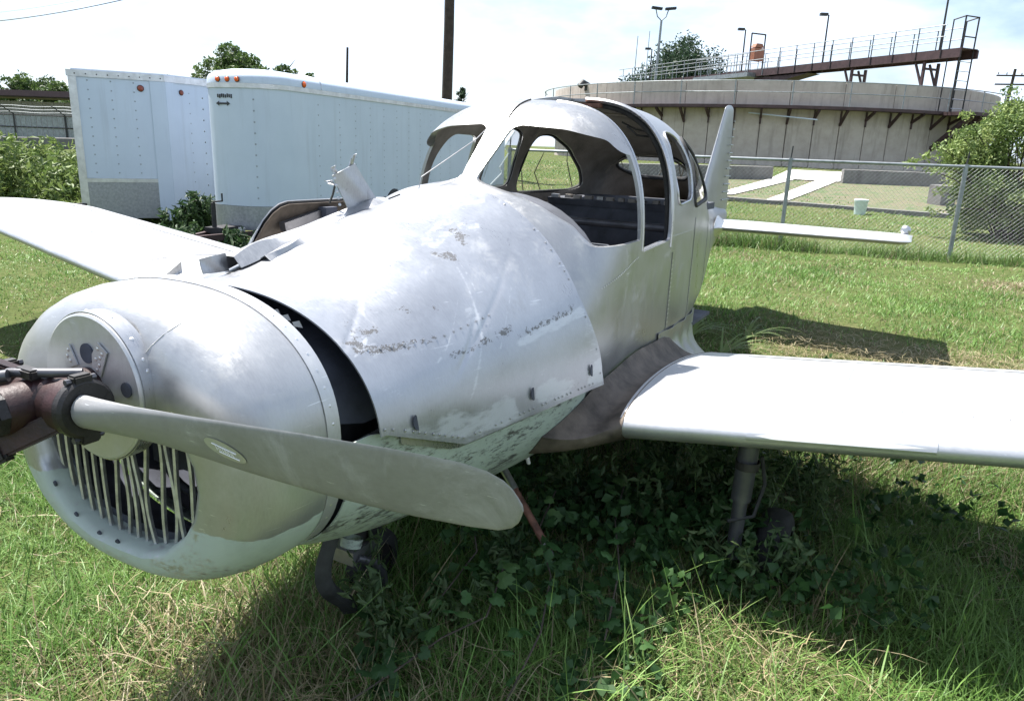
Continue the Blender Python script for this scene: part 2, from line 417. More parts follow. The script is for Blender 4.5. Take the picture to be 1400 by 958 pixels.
def section(x, inset=0., na=40, ns=3):
    """closed outline (y,z) starting at top centre going to port, round to belly, back up starboard"""
    w, zt, zb, z0u, z0l, nu, nl = par(x); w -= inset; zt -= inset; zb += inset
    h = []
    for k in range(na+1):
        a = math.pi/2*k/na; h.append((w*math.sin(a)**(2/nu), z0u+(zt-z0u)*math.cos(a)**(2/nu)))
    for k in range(1, ns): h.append((w, z0u+(z0l-z0u)*k/ns))
    for k in range(na+1):
        a = math.pi/2*k/na; h.append((w*math.cos(a)**(2/nl), z0l+(zb-z0l)*math.sin(a)**(2/nl)))
    return h+[(-y, z) for y, z in h[-2:0:-1]]
def ysurf(x, z, off=0.):
    """half width of the skin at height z"""
    w, zt, zb, z0u, z0l, nu, nl = par(x)
    if z > z0u: r = (z-z0u)/(zt-z0u); n = nu
    elif z < z0l: r = (z0l-z)/(z0l-zb); n = nl
    else: return w+off
    r = min(max(r, 0), 1); return w*(1-r**n)**(1/n)+off
def zsurf(x, y, off=0.):
    w, zt, zb, z0u, z0l, nu, nl = par(x); r = min(abs(y)/w, 1); return z0u+(zt-z0u)*(1-r**nu)**(1/nu)+off

def boolean(ob, cutters):
    for c in cutters:
        md = ob.modifiers.new('cut', 'BOOLEAN'); md.operation = 'DIFFERENCE'; md.object = c; md.solver = 'EXACT'
    dg = bpy.context.evaluated_depsgraph_get(); me = bpy.data.meshes.new_from_object(ob.evaluated_get(dg))
    ob.modifiers.clear(); ob.data = me
    for c in cutters: bpy.data.objects.remove(c, do_unlink=True)
    me.shade_smooth(); me.set_sharp_from_angle(angle=rad(28))

# ---- main skin (thick shell), x from firewall to tail
xs = sorted(set(list(np.arange(.62, 1.5, .06))+list(np.arange(1.5, 4.4, .035))+list(np.arange(4.4, 6.15, .07))+[6.15]))
mb = MB(); OUT = [[L(x, y, z) for y, z in section(x)] for x in xs]; INN = [[L(x, y, z) for y, z in section(x, .014)] for x in xs]
n = len(OUT[0]); m = len(xs)
vs = [p for r in OUT for p in r]+[p for r in INN for p in r]; fs = []; mi = []
for i in range(m-1):
    for k in range(n):
        q = (i*n+k, i*n+(k+1) % n, (i+1)*n+(k+1) % n, (i+1)*n+k); fs.append(q[::-1]); mi.append(0)
        fs.append(tuple(m*n+a for a in q)); mi.append(1)
for i in (0, m-1):
    for k in range(n):
        q = (i*n+k, i*n+(k+1) % n, m*n+i*n+(k+1) % n, m*n+i*n+k); fs.append(q if i == 0 else q[::-1]); mi.append(0)
mb.v = vs; mb.f = fs; mb.m = mi
fus = mb.build('fuselage_skin', ['alu_skin', 'cabin_liner'], plane)
def cutter(poly3, vec):
    c = MB().prism(poly3, (0, 0, 0), vec).build('cutter', 'alu_trim', plane); return c
def rounded(poly, r, k=5):
    out = []; n = len(poly)
    for i in range(n):
        p0 = Vector(poly[i-1]); p = Vector(poly[i]); p1 = Vector(poly[(i+1) % n])
        a = (p0-p); b = (p1-p); rr = min(r, a.length*.45, b.length*.45); a.normalize(); b.normalize()
        for j in range(k+1):
            t = j/k; q0 = p+a*rr*(1-t); q1 = p+b*rr*t; out.append(tuple(q0*(1-t)+q1*t))
    return out
WS = [(.035, .452), (.07, .438), (.24, .402), (.34, .365), (.455, .302), (.53, .225), (.62, .215), (.64, .40), (.60, .52), (.485, .572), (.43, .622), (.28, .655), (.09, .668), (.055, .650)]
def ws_poly(sg): return [(sg*y, z) for y, z in WS]
C = []
for sg in (1, -1):
    p = rounded(ws_poly(sg), .02, 3); C.append(cutter([L(1.36, y, z) for y, z in p], (.712, 0, 0)))
    pass
# port door: wraps into the roof up to the centre line; starboard door: side only
dp = rounded([(2.105, .165), (2.525, .185), (2.54, .5), (2.54, 1.1), (2.112, 1.1), (2.112, .5)], .03, 3)
C.append(cutter([L(x, .015, z) for x, z in dp], (0, -.8, 0)))
dp = rounded([(2.12, .19), (2.475, .19), (2.49, .45), (2.47, .63), (2.20, .63), (2.13, .5)], .06, 4)
C.append(cutter([L(x, -.9, z) for x, z in dp], (0, -.55, 0)) if False else cutter([L(x, -.3, z) for x, z in dp], (0, .6, 0)))
WIN1 = [(2.63, .34), (2.94, .36), (2.955, .52), (2.91, .655), (2.79, .685), (2.645, .68)]
WIN2 = [(3.01, .32), (3.62, .33), (3.74, .36), (3.66, .46), (3.43, .595), (3.17, .67), (3.05, .66)]
for sg in (1, -1):
    for wn in (WIN1, WIN2):
        p = rounded(wn, .07, 4); C.append(cutter([L(x, sg*.22, z) for x, z in p], (0, -sg*.6, 0)))
RW = rounded([(-.27, .50), (-.17, .425), (.17, .425), (.27, .50), (.17, .575), (-.17, .575)], .05, 4)
C.append(cutter([L(3.55, y, z) for y, z in RW], (1.2, 0, 0)))
boolean(fus, C)

# windows: rubber frames and what glass is left
def side_loop(wn, sg, off, rr=.07): return [L(x, sg*ysurf(x, z, off), z) for x, z in rounded(wn, rr, 5)]
for sg in (1, -1):
    MB().tube(side_loop(WIN2, sg, .0), .011, 6, closed=True).build('window_frame', 'rubber', plane, 60)
MB().tube(side_loop(WIN1, -1, -.004), .009, 6, closed=True).build('window_frame', 'rubber', plane, 60)
MB().tube(side_loop(WIN1, 1, .002), .006, 6, closed=True).build('window_frame', 'alu_trim', plane, 60)
def xtop(y, z):   # rear slope: x where skin height at y equals z
    lo, hi = 3.2, 5.2
    for _ in range(40):
        mid = (lo+hi)/2
        if zsurf(mid, y) > z: lo = mid
        else: hi = mid
    return lo
MB().tube([L(xtop(y, z)-.004, y, z) for y, z in RW], .016, 6, closed=True).build('window_frame', 'rubber', plane, 60)
def glass_side(name, poly, sg, mat, off=-.006):
    # fan of a polygon laid on the skin
    c = np.mean(poly, axis=0); P = []
    for t in (1., .66, .33, .02): P.append([L(c[0]+(x-c[0])*t, sg*ysurf(c[0]+(x-c[0])*t, c[1]+(z-c[1])*t, off), c[1]+(z-c[1])*t) for x, z in poly+poly[:1]])
    return MB().sheet(P, .003).build(name, mat, plane, 40)
g = glass_side('window_pane', rounded(WIN2, .07, 4), 1, 'window_glass')
# torn plexiglass left in the starboard window, jagged hole in the middle
tear = [(2.63, .34), (2.94, .36), (2.955, .50), (2.93, .66), (2.80, .685), (2.785, .58), (2.85, .55), (2.80, .47), (2.84, .44), (2.74, .375), (2.67, .385), (2.675, .63), (2.645, .68)]
P = []
for t in (0., 1.): P.append([L(x, -ysurf(x, z, -.005), z) for x, z in tear])
mbt = MB(); vs = P[0]; k = len(vs)
bmt = bmesh.new(); bv = [bmt.verts.new(p) for p in vs]; fc = bmt.faces.new(bv); bmesh.ops.triangulate(bmt, faces=[fc])
me = bpy.data.meshes.new('torn_window_pane'); bmt.to_mesh(me); bmt.free(); me.materials.append(MATS['plexi'])
ob = bpy.data.objects.new('torn_window_pane', me); COL.objects.link(ob); ob.parent = plane; ob['label'] = 'torn milky plastic window pane on the far side'
MB().tube([L(x, -ysurf(x, z, -.012), z) for x, z in [(2.80, .665), (2.785, .58), (2.85, .55), (2.80, .47), (2.84, .44), (2.74, .375)]], .004, 5).build('torn_pane_edge', 'plexi', plane)
# sliver of windscreen film / antenna wire on the starboard deck
MB().tube([L(1.415, -.105, .385), L(1.43, -.10, .45), L(1.75, -.055, .60), L(1.93, -.05, .70)], .0022, 5).build('antenna_wire', 'steel_rod', plane)
MB().lathe([(0, .018), (.012, .014), (.014, .0)], L(1.41, -.105, .372), (0, 0, 1), 12).build('antenna_base', 'rubber', plane, 40)
# windscreen centre strip and seam
def strip(name, f, n_, wdt, mat, th=.003):
    P = [[f(t, s) for s in np.linspace(-wdt/2, wdt/2, 3)] for t in np.linspace(0, 1, n_)]
    return MB().sheet(P, th).build(name, mat, plane, 40)
MB().tube([L(x, .012, zsurf(x, .012, .003)) for x in np.linspace(1.90, 2.1, 8)], .003, 5).build('roof_seam', 'rubber', plane)
# door sill channel
for dy in (.0, .03): MB().beam(L(2.11, ysurf(2.1, .16)-.012-dy, .162-dy*.3), L(2.525, ysurf(2.52, .18)-.012-dy, .182-dy*.3), .014, .012).build('door_sill_rail', 'alu_trim', plane)
# arch edge trims (front and rear of the port door opening)
def arch(x, a0, a1, off, n_=40):
    w, zt, zb, z0u, z0l, nu, nl = par(x); out = []
    for a in np.linspace(a0, a1, n_):
        s_ = math.sin(a); c_ = math.cos(a)
        out.append((w*abs(s_)**(2/nu)*(1 if s_ >= 0 else -1), z0u+(zt-z0u)*max(c_, 0)**(2/nu)))
    return [L(x, y*(1+off/w), z+off*.8) for y, z in out]
MB().tube(arch(2.108, .12, 1.52, -.004), .009, 6).build('door_frame_front', 'alu_trim', plane, 60)
MB().tube(arch(2.542, .06, 1.55, -.004), .012, 6).build('door_frame_rear', 'alu_trim', plane, 60)
MB().tube(arch(2.565, .06, 1.55, -.028), .016, 6).build('door_seal', 'rubber', plane, 60)

# skin lap strips with rivets
def ring_strip(x, a0, a1, off, half=.012):
    P = []
    for xx in (x-half, x+half):
        P.append([(L(xx, y, z)) for y, z in outline_range(xx, a0, a1, off)])
    return MB().sheet(P, .001)
def outline_range(x, z_top, z_bot, off, n_=36):
    """port side outline from height z_top down to z_bot"""
    return [(ysurf(x, z, off), z) for z in np.linspace(z_top, z_bot, n_)]
for x, zt_, zb_ in ((2.60, .12, -.30), (3.08, .26, -.38), (3.85, .30, -.40), (4.45, .15, -.30)):
    ring_strip(x, zt_, zb_, .0014).build('skin_lap_strip', 'alu_skin', plane, 40)
def rivets(pts, r=.004):
    mb = MB()
    for p, nrm in pts:
        p = Vector(p); nv = Vector(nrm).normalized(); a = Vector((0, 0, 1)) if abs(nv.z) < .9 else Vector((1, 0, 0)); u = nv.cross(a).normalized(); w_ = nv.cross(u)
        vs = [p+(u*math.cos(t)+w_*math.sin(t))*r for t in [k*math.pi/3 for k in range(6)]]+[p+nv*r*.55]
        mb.add(vs, [(k, (k+1) % 6, 6) for k in range(6)])
    return mb
rp_ = []
for x in np.arange(1.64, 2.06, .018): rp_.append((L(x, ysurf(x, .075, .001), .075+.18*(x-1.64)), (0, -1, .2)))
for x in np.arange(2.56, 3.0, .02): rp_.append((L(x, ysurf(x, .20, .001), .20), (0, -1, .1)))
for x0 in (2.592, 2.608, 3.072, 3.842):
    for z in np.arange(-.25, .1, .022): rp_.append((L(x0, ysurf(x0, z, .003), z), (0, -1, 0)))
tag(rivets(rp_, .0035).build('rivets', 'rivet', plane, 60), kind='stuff')

# ---- engine cowl side panel (loose sheet on the port side)
def panel_edge(x): return -.135-.11*min(1, max(0, (x-.41)/.3))-.01*(x-.7)
NP, NX = 150, 150
G = np.zeros((NX, NP, 3))
for i in range(NX):
    t = i/(NX-1)
    base = []
    for k in range(NP):
        s_ = k/(NP-1); xf = .355+.035*s_; xr = 1.395+.11*max(0, (s_-.7)/.3)**1.2
        x = xf+(xr-xf)*t
        w, zt, zb, z0u, z0l, nu, nl = par(x); off = .014+.014*s_+.034*t**5*ss(0., .3, s_)
        # arc from y=-.10 over the top down to the edge
        a0 = -math.asin(min(1, (.10/w)**(nu/2))); ze = panel_edge(x)
        if ze >= z0u: a1 = math.acos(min(1, ((ze-z0u)/(zt-z0u))**(nu/2)))
        else: a1 = math.pi/2
        tot = w*(a1-a0)+(z0u-ze if ze < z0u else 0); d = s_*tot
        if d <= w*(a1-a0):
            a = a0+d/w; sg_ = 1 if a >= 0 else -1
            y = sg_*(w+off)*abs(math.sin(a))**(2/nu); z = z0u+(zt+off-z0u)*math.cos(a)**(2/nu)
        else: y = w+off; z = z0u-(d-w*(a1-a0))
        # sprung bottom, shallow buckles
        y += .018*s_**3*(1-.5*t)
        bk = .0025*math.sin(9*x+4*s_)*math.sin(math.pi*s_)*math.sin(math.pi*t)
        l1 = (x-.98)*.55+(s_-.62); bk -= .0035*math.exp(-(l1/.011)**2)*math.exp(-((x-.95)/.2)**2)
        l2 = (x-.80)*.9+(s_-.70); bk -= .003*math.exp(-(l2/.010)**2)*math.exp(-((x-.80)/.09)**2)
        l3 = (x-.45)*1.2+(s_-.56); bk -= .004*math.exp(-(l3/.012)**2)*math.exp(-((x-.45)/.08)**2)
        G[i, k] = (x, y+bk*.7, z+bk*.4)
mb = MB(); mb.sheet([[L(*p) for p in r] for r in G[:, ::-1]], .004)
pan = mb.build('engine_cowl_panel', ['alu_panel'], plane, 35)
T_, S_ = np.meshgrid(np.linspace(0, 1, NX), np.linspace(1, 0, NP), indexing='ij')
def band(s0, hw, t0, t1, slope=0.): return np.exp(-((S_-s0+slope*(T_-.5))/hw)**4)*ss(t0-.02, t0+.02, T_)*(1-ss(t1-.02, t1+.02, T_))
vn = vnoise(T_*20, S_*20, .5); vn2 = vnoise(T_*60+7, S_*60, .5)
Rw = .95*band(.655, .022, .03, .30)*(.45+.8*vn)+.85*band(.72, .016, .30, .62, .04)*(.4+.8*vn2)+.7*band(.755, .014, .60, .96, .05)*(.4+.8*vn)
Rw += .55*band(.50, .05, .06, .30, .1)*ss(.45, .7, vn)+.6*band(.40, .04, .45, .72, .1)*ss(.5, .75, vn2)+.4*band(.30, .05, .25, .9)*ss(.6, .8, vn)+.22*ss(.72, .9, vn2)
for q0, q1, q2 in ((.05, .62, .03), (.14, .57, .025), (.58, .42, .03), (.70, .36, .03), (.36, .55, .02)): Rw += .9*np.exp(-(((T_-q0)**2+(S_-q1)**2)/q2**2))
Gw = .9*band(.775, .016, .60, .99, .05)+.55*band(.68, .018, .02, .55)*vn+.9*band(.955, .035, .05, 1.)*ss(.35, .6, vn)+.4*ss(.65, .85, vn)
for x0, y0, x1, y1, w_ in ((.56, .46, .47, .70, .006), (.47, .70, .33, .88, .005), (.60, .40, .55, .56, .004), (.10, .60, .02, .68, .005), (.70, .60, .52, .76, .003), (.46, .56, .26, .74, .003)):
    dx, dy = x1-x0, y1-y0; u_ = np.clip(((T_-x0)*dx+(S_-y0)*dy)/(dx*dx+dy*dy), 0, 1); Gw += .62*np.exp(-(((T_-x0-u_*dx)**2+(S_-y0-u_*dy)**2)/w_**2))
wr = np.stack([np.clip(Rw, 0, 1), np.clip(Gw, 0, 1), 0*Rw, 1+0*Rw], -1).reshape(-1, 4); wr = np.concatenate([wr, wr]).astype(np.float32)
ca = pan.data.color_attributes.new('Wear', 'FLOAT_COLOR', 'POINT'); ca.data.foreach_set('color', wr.ravel())
def on_panel(t, s_, off=.002):
    i = int(t*(NX-1)); k = int(s_*(NP-1)); p = G[i, k]; i2 = min(i+1, NX-1); k2 = min(k+1, NP-1)
    du = G[i2, k]-G[max(i-1, 0), k]; dv = G[i, k2]-G[i, max(k-1, 0)]; nn = np.cross(du, dv); nn /= np.linalg.norm(nn)
    if nn[1] < 0 and nn[2] < .5: nn = -nn
    if nn[2] < -.2: nn = -nn
    return p+nn*off, nn
rp_ = []
for t in np.linspace(.02, .98, 44):
    if random.random() < .6: p, nn = on_panel(t, .985); rp_.append((L(*p), L(nn[0], nn[1], nn[2]-OZ)))
for s_ in np.linspace(.35, .98, 26):
    p, nn = on_panel(.99, s_)
    if random.random() < .5: rp_.append((L(*p), L(nn[0], nn[1], nn[2]-OZ)))
for t in np.linspace(.08, .55, 14):
    p, nn = on_panel(t, .655); rp_.append((L(*p), L(nn[0], nn[1], nn[2]-OZ)))
ob = tag(rivets(rp_, .0042).build('rivets', 'alu_scrap', pan, 60), kind='stuff')
for t, s_ in ((.60, .935), (.93, .935), (.12, .955)):   # latch slots
    p, nn = on_panel(t, s_, .004); n3 = Vector(L(nn[0], nn[1], nn[2]-OZ)).normalized()
    mb = MB(); q = Vector(L(*p)); dn = Vector((.12, 0, -1)); dn = (dn-n3*dn.dot(n3)).normalized(); sdv = n3.cross(dn)
    pts = []
    for k in range(14):
        a = 2*math.pi*k/14; pts.append(q+dn*(.022*math.cos(a))+sdv*(.008*math.sin(a)+.005*math.cos(a)**2))
    mb.prism(pts, (0, 0, 0), n3*.003); mb.build('latch_slot', 'bay_dark', pan)
# starboard half of the top cowl and torn hinge rail
P = []
for x in np.linspace(.40, 1.42, 40):
    w, zt, *_ = par(x); P.append([L(x, -y, zsurf(x, y, .006+.004*math.sin(14*x))) for y in np.linspace(.105, .44, 12)])
MB().sheet(P, .003).build('top_cowl_skin', 'alu_skin', plane, 40)
P = []   # rail lies along the hinge, ripped open in front
for x in np.linspace(.535, 1.23, 36):
    lift = .030*math.exp(-((x-.56)/.2)**2)+.006
    h0 = zsurf(x, .1); wv = .008*math.sin(23*x)
    P.append([L(x, -.165, h0+.004), L(x, -.155, h0+lift+.012), L(x, -.125, h0+lift+.014+wv), L(x, -.095+wv, h0+.012+lift*.2)])
MB().sheet(P, .003).build('hinge_rail', 'alu_scrap', plane, 30)
P = []   # torn flange lying beside the rail
for x in np.linspace(.60, .90, 20):
    h0 = zsurf(x, .08); P.append([L(x, -.095, h0+.016), L(x, -.06+.012*math.sin(30*x), h0+.030), L(x, -.03+.02*math.sin(17*x), h0+.014)])
MB().sheet(P, .002).build('torn_flange', 'alu_scrap', plane, 30)
MB().tube([L(x, -.118, zsurf(x, .1)+.012) for x in np.linspace(.92, 1.32, 12)], .003, 5).build('hinge_gap', 'rubber', plane)
# bent plate standing on the hinge line, with torn tabs
def bent(name, quad, bend, mat, nrm, nn=10, th=.003):
    a, b, c, d = [Vector(L(*q)) for q in quad]; N_ = Vector(nrm).normalized(); P = []
    for i in range(nn+1):
        u = i/nn; r = []
        for k in range(nn+1):
            v = k/nn; p = (a*(1-u)+b*u)*(1-v)+(d*(1-u)+c*u)*v
            r.append(p+N_*(bend*math.sin(math.pi*u)*v+.003*math.sin(9*u+5*v)))
        P.append(r)
    return MB().sheet(P, th).build(name, mat, plane, 35)
pl_ = bent('bent_metal_plate', [(1.075, -.15, .325), (1.215, -.12, .348), (1.115, -.16, .495), (1.012, -.17, .455)], .012, 'alu_scrap', (-.4, -.8, .2))
for q in ([(1.085, -.163, .482), (1.108, -.160, .492), (1.118, -.155, .528), (1.098, -.158, .522)], [(1.020, -.170, .458), (1.040, -.169, .466), (1.030, -.175, .487), (1.012, -.178, .480)], [(1.010, -.17, .44), (1.022, -.17, .425), (1.002, -.18, .425), (.985, -.182, .436)]):
    o_ = bent('torn_tab', q, .004, 'alu_trim', (-.4, -.8, .2), 4, .002); o_.parent = pl_
tag(rivets([(L(1.02+.006*k, -.168, .445-.022*k), (-.4, -.8, .2)) for k in range(5)], .006).build('rivets', 'alu_trim', pl_, 60), kind='stuff')
MB().tube([L(1.03, -.175, .425), L(1.035, -.19, .39), L(1.028, -.2, .36)], .004, 5).build('loose_rod', 'rubber', plane)
bent('bent_metal_flap', [(.442, -.145, .19), (.530, -.14, .19), (.528, -.15, .242), (.440, -.155, .232)], .01, 'alu_scrap', (-.5, -.8, .2), 8)
# curled skin beside the nose on the starboard side
P = []
for t in np.linspace(0, 1, 16):
    x = .42+.14*t; r = .006+.018*t; P.append([L(x+.01*math.sin(a), -.33-.05*t-r*math.sin(a)*.6, .135+.02*t+r*(1-math.cos(a))*.8) for a in np.linspace(0, 2.4, 8)])
MB().sheet(P, .002).build('curled_skin_edge', 'alu_scrap', plane, 40)
# starboard cowl door hanging open
P = []
for x in np.linspace(1.08, 1.75, 16):
    h = .325*(1-max(0, (1.32-x)/.30)**2.2)
    P.append([L(x, -.60-.09*math.sin(v*2.6)-.02*v, .05+(h-.05)*v) for v in np.linspace(0, 1, 12)])
dr = MB().sheet(P, .005).build('open_cowl_door', 'alu_skin', plane, 40)
P = []
for x in np.linspace(1.08, 1.75, 16):
    h = .325*(1-max(0, (1.32-x)/.30)**2.2)
    P.append([L(x, -.590-.09*math.sin(v*2.6)-.02*v, .05+(h-.062)*v) for v in np.linspace(0, 1, 12)])
MB().sheet(P, .003).build('door_inner_face', 'fairing_brown', dr, 40)
MB().beam(L(1.26, -.655, .225), L(1.48, -.665, .265), .03, .035).build('latch_rail', 'strut', dr)
MB().box(L(1.52, -.65, .27), (.07, .05, .05)).build('latch_block', 'bay_dark', dr)

# ---- nose bowl
def ray_poly(poly, ang, cy, cz):
    best = 0; dx, dz = math.sin(ang), math.cos(ang)
    for i in range(len(poly)):
        y0, z0 = poly[i-1]; y1, z1 = poly[i]; ex, ez = y1-y0, z1-z0; den = dx*ez-dz*ex
        if abs(den) < 1e-9: continue
        t = ((y0-cy)*ez-(z0-cz)*ex)/den; u = ((y0-cy)*dz-(z0-cz)*dx)/den
        if t > 0 and -1e-6 <= u <= 1+1e-6: best = max(best, t)
    return best
hh = [(0, -.415), (.09, -.412), (.17, -.385), (.235, -.33), (.275, -.265), (.29, -.20), (.28, -.145), (.24, -.095), (.18, -.06), (.12, -.045), (0, -.04)]
HOLE = [(y-.022, z) for y, z in hh+[(-y, z) for y, z in hh[-2:0:-1]]]
rimsec = section(.31); NA = 120; cz = -.2
prof = [(0, .12), (.0, .075), (.02, .055), (.07, .040), (.16, .032), (.32, .032), (.5, .036), (.66, .046), (.80, .066), (.90, .096), (.96, .132), (1.0, .19), (1.005, .292)]
def bowl_row(ang, off=0.):
    rh = ray_poly(HOLE, ang, 0, cz); ro = ray_poly(rimsec, ang, 0, cz); r = []
    for k, (t, x) in enumerate(prof):
        q = rh+(ro-rh)*t-off
        r.append(L(x+off*(1-t), q*math.sin(ang), cz+q*math.cos(ang)))
    return r
rows = [bowl_row(2*math.pi*k/NA) for k in range(NA)]
mb = MB(); mb.grid(rows, closeu=True)
inner = [[L(.294, (ray_poly(rimsec, 2*math.pi*k/NA, 0, cz)-d_)*math.sin(2*math.pi*k/NA), cz+(ray_poly(rimsec, 2*math.pi*k/NA, 0, cz)-d_)*math.cos(2*math.pi*k/NA)) for d_ in (-.0023, .012)] for k in range(NA)]
mb.grid(inner, closeu=True)
bowl = mb.build('nose_bowl', ['alu_bowl'], plane, 40)
# added dark lining, stands for the shade inside the hollow bowl
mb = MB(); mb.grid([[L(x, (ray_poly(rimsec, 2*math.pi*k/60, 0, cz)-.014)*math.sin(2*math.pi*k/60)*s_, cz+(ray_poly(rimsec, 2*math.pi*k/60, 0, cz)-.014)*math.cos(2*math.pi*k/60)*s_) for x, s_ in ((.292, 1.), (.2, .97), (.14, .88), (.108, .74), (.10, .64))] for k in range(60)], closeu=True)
mb.build('bowl_shade_lining', 'bay_dark', bowl, 40)
rear_band = []
for x in (.250, .291):
    rear_band.append([L(x, (ray_poly(rimsec, a, 0, cz)+(.0035 if x > .27 else .0015))*math.sin(a), cz+(ray_poly(rimsec, a, 0, cz)+(.0035 if x > .27 else .0015))*math.cos(a)) for a in np.linspace(-2.0, 2.0, 90)])
MB().sheet(rear_band, .002).build('riveted_band', 'alu_plate', bowl, 40)
rp_ = []
for a in np.linspace(-1.6, 2.0, 42):
    q = ray_poly(rimsec, a, 0, cz)+.004
    for x in (.270,): rp_.append((L(x, q*math.sin(a), cz+q*math.cos(a)), (0, -math.sin(a), math.cos(a))))
tag(rivets(rp_, .0048).build('rivets', 'rivet', bowl, 60), kind='stuff')
# vertical seam on the bowl and mounting screws round the intake lip
def bowl_pt(ang, t, off=.002):
    rh = ray_poly(HOLE, ang, 0, cz); ro = ray_poly(rimsec, ang, 0, cz); q = rh+(ro-rh)*t+off*t
    x = np.interp(t, [p[0]+1e-6*i for i, p in enumerate(prof)], [p[1] for p in prof])-off*(1-t)
    return L(x, q*math.sin(ang), cz+q*math.cos(ang))
MB().tube([bowl_pt(.42+.10*t, .45+.55*t, .0002) for t in np.linspace(0, 1, 16)], .0012, 5).build('bowl_seam', 'alu_plate', bowl)
for a in (-2.7, -2.35, -2.0, -3.0): MB().lathe([(0, .008), (-.004, .007), (-.005, 0)], bowl_pt(a, .05, .001), (1, 0, 0), 10).build('lip_screw', 'bay_dark', bowl)
P = [[bowl_pt(a, t, .0025) for t in np.linspace(.52, .78, 6)] for a in np.linspace(.70, .86, 6)]
pass

# grille bars, some bent
rnd = random.Random(4)
for i, y in enumerate(np.linspace(-.285, .242, 16)):
    zb_ = -.2-ray_poly(HOLE, math.atan2(y, -.2), 0, -.2)*math.cos(math.atan2(y, .2))*.98
    top = -.03; zl = None
    for z in np.linspace(-.42, -.05, 60):
        a = math.atan2(y, z-cz)
        if math.hypot(y, z-cz) <= ray_poly(HOLE, a, 0, cz)+.004: zl = z; break
    if zl is None: continue
    for z in np.linspace(-.03, -.3, 60):
        a = math.atan2(y, z-cz)
        if math.hypot(y, z-cz) <= ray_poly(HOLE, a, 0, cz)+.004: top = z; break
    amp = rnd.uniform(-.004, .004) if i < 5 else rnd.uniform(-.022, .022); amp2 = rnd.uniform(-.013, .013) if 6 <= i <= 13 else .003
    P = []
    for t in np.linspace(0, 1, 14):
        z = top+.01+(zl-.012-top-.01)*t; yy = y+amp*math.sin(math.pi*t)+amp2*math.sin(2*math.pi*t); x = .068+.012*t
        P.append([L(x, yy-.0050, z), L(x-.003, yy, z), L(x, yy+.0050, z), L(x+.009, yy+.003, z), L(x+.009, yy-.003, z), L(x, yy-.0050, z)])
    MB().grid(P).build('grille_bar', 'grille_metal', plane, 50)

# ---- engine bay seen through the gap and the grille
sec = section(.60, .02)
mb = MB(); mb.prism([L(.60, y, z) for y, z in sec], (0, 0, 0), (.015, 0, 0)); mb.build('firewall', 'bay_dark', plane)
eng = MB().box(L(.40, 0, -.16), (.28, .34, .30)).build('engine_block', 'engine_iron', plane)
for sg in (-1, 1):
    for x in (.33, .47):
        mb = MB(); pr = []
        for k in range(9): pr += [(.16+k*.022, .075), (.168+k*.022, .075), (.168+k*.022, .06), (.182+k*.022, .06)]
        mb.lathe([(.15, .0)]+pr+[(.37, .07), (.37, 0)], L(x, 0, -.16), (0, -sg, 0), 20); mb.build('engine_cylinder', 'engine_iron', eng, 30)
MB().tube([L(.30, .12*math.cos(a)-.06, -.30+.10*math.sin(a)) for a in np.linspace(0, 2*math.pi, 25)[:-1]], .012, 8, closed=True).build('exhaust_ring', 'engine_iron', eng, 50)
MB().tube([L(.26, .06, -.2), L(.22, .1, -.3), L(.25, .02, -.42), L(.4, -.02, -.48)], .022, 8).build('intake_hose', 'hose', eng, 50)
MB().beam(L(.33, .40, -.20), L(.60, .44, -.17), .03, .02).build('engine_mount_rail', 'grille_metal', eng)
for k in range(7):   # torn scraps of tape on the bay edge
    a = .12+.09*k; q = ray_poly(section(.36), a, 0, cz)-.02
    p = Vector(L(.375, q*math.sin(a), cz+q*math.cos(a))); e = .012+.006*rnd.random()
    MB().add([p, p+Vector((.01, -e, .004)), p+Vector((.015, -e*1.4, -e)), p+Vector((.004, -.2*e, -e*.8))], [(0, 1, 2, 3)]).build('torn_tape', 'chalk_white', plane)

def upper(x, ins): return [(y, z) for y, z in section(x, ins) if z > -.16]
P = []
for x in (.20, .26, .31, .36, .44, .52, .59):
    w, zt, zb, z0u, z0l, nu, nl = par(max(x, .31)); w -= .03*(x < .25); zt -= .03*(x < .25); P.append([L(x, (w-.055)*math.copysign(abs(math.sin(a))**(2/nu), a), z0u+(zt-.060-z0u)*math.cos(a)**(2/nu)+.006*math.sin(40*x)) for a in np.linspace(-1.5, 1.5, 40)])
MB().sheet(P, .003).build('bay_light_blocker', 'bay_dark', plane, 40)  # added dark sheet under the gap, keeps sun out of the bay
mb = MB(); mb.grid([[L(x, y, min(z, -.22)) for y, z in section(x, .022)[30:-30]] for x in (.33, .42, .52, .60)]); mb.build('bay_shade_sheet', 'bay_dark', plane, 40)  # added dark sheet over the lit lower cowl, stands for bay shade
# ---- lower cowl, flaked mint paint
P = []
for i in range(50):
    t = i/49; r = []
    for k in range(61):
        s_ = k/60*2-1   # -1 starboard edge .. 1 port edge
        x = .318+(1.60-.40*(1-abs(s_))**.7-.318)*t
        w, zt, zb, z0u, z0l, nu, nl = par(x); ze = panel_edge(max(x, .41))-.004
        # lower superellipse by angle, from belly centre to the edge height
        q = min(1, max(0, (z0l-ze)/(z0l-zb))) if ze < z0l else 0
        amax = math.acos(min(1, q**(nl/2))) if ze < z0l else math.pi/2
        a = amax*abs(s_); off = .006
        y = (w+off)*math.sin(a)**(2/nl); z = z0l+(zb-off-z0l)*math.cos(a)**(2/nl)
        if ze >= z0l and abs(s_) > .85: z = z0l+(ze-z0l)*(abs(s_)-.85)/.15; y = w+off
        r.append(L(x, math.copysign(y, s_) if s_ else 0, z))
    P.append(r)
low = MB().sheet(P, .004).build('lower_cowl', ['alu_lower'], plane, 35)
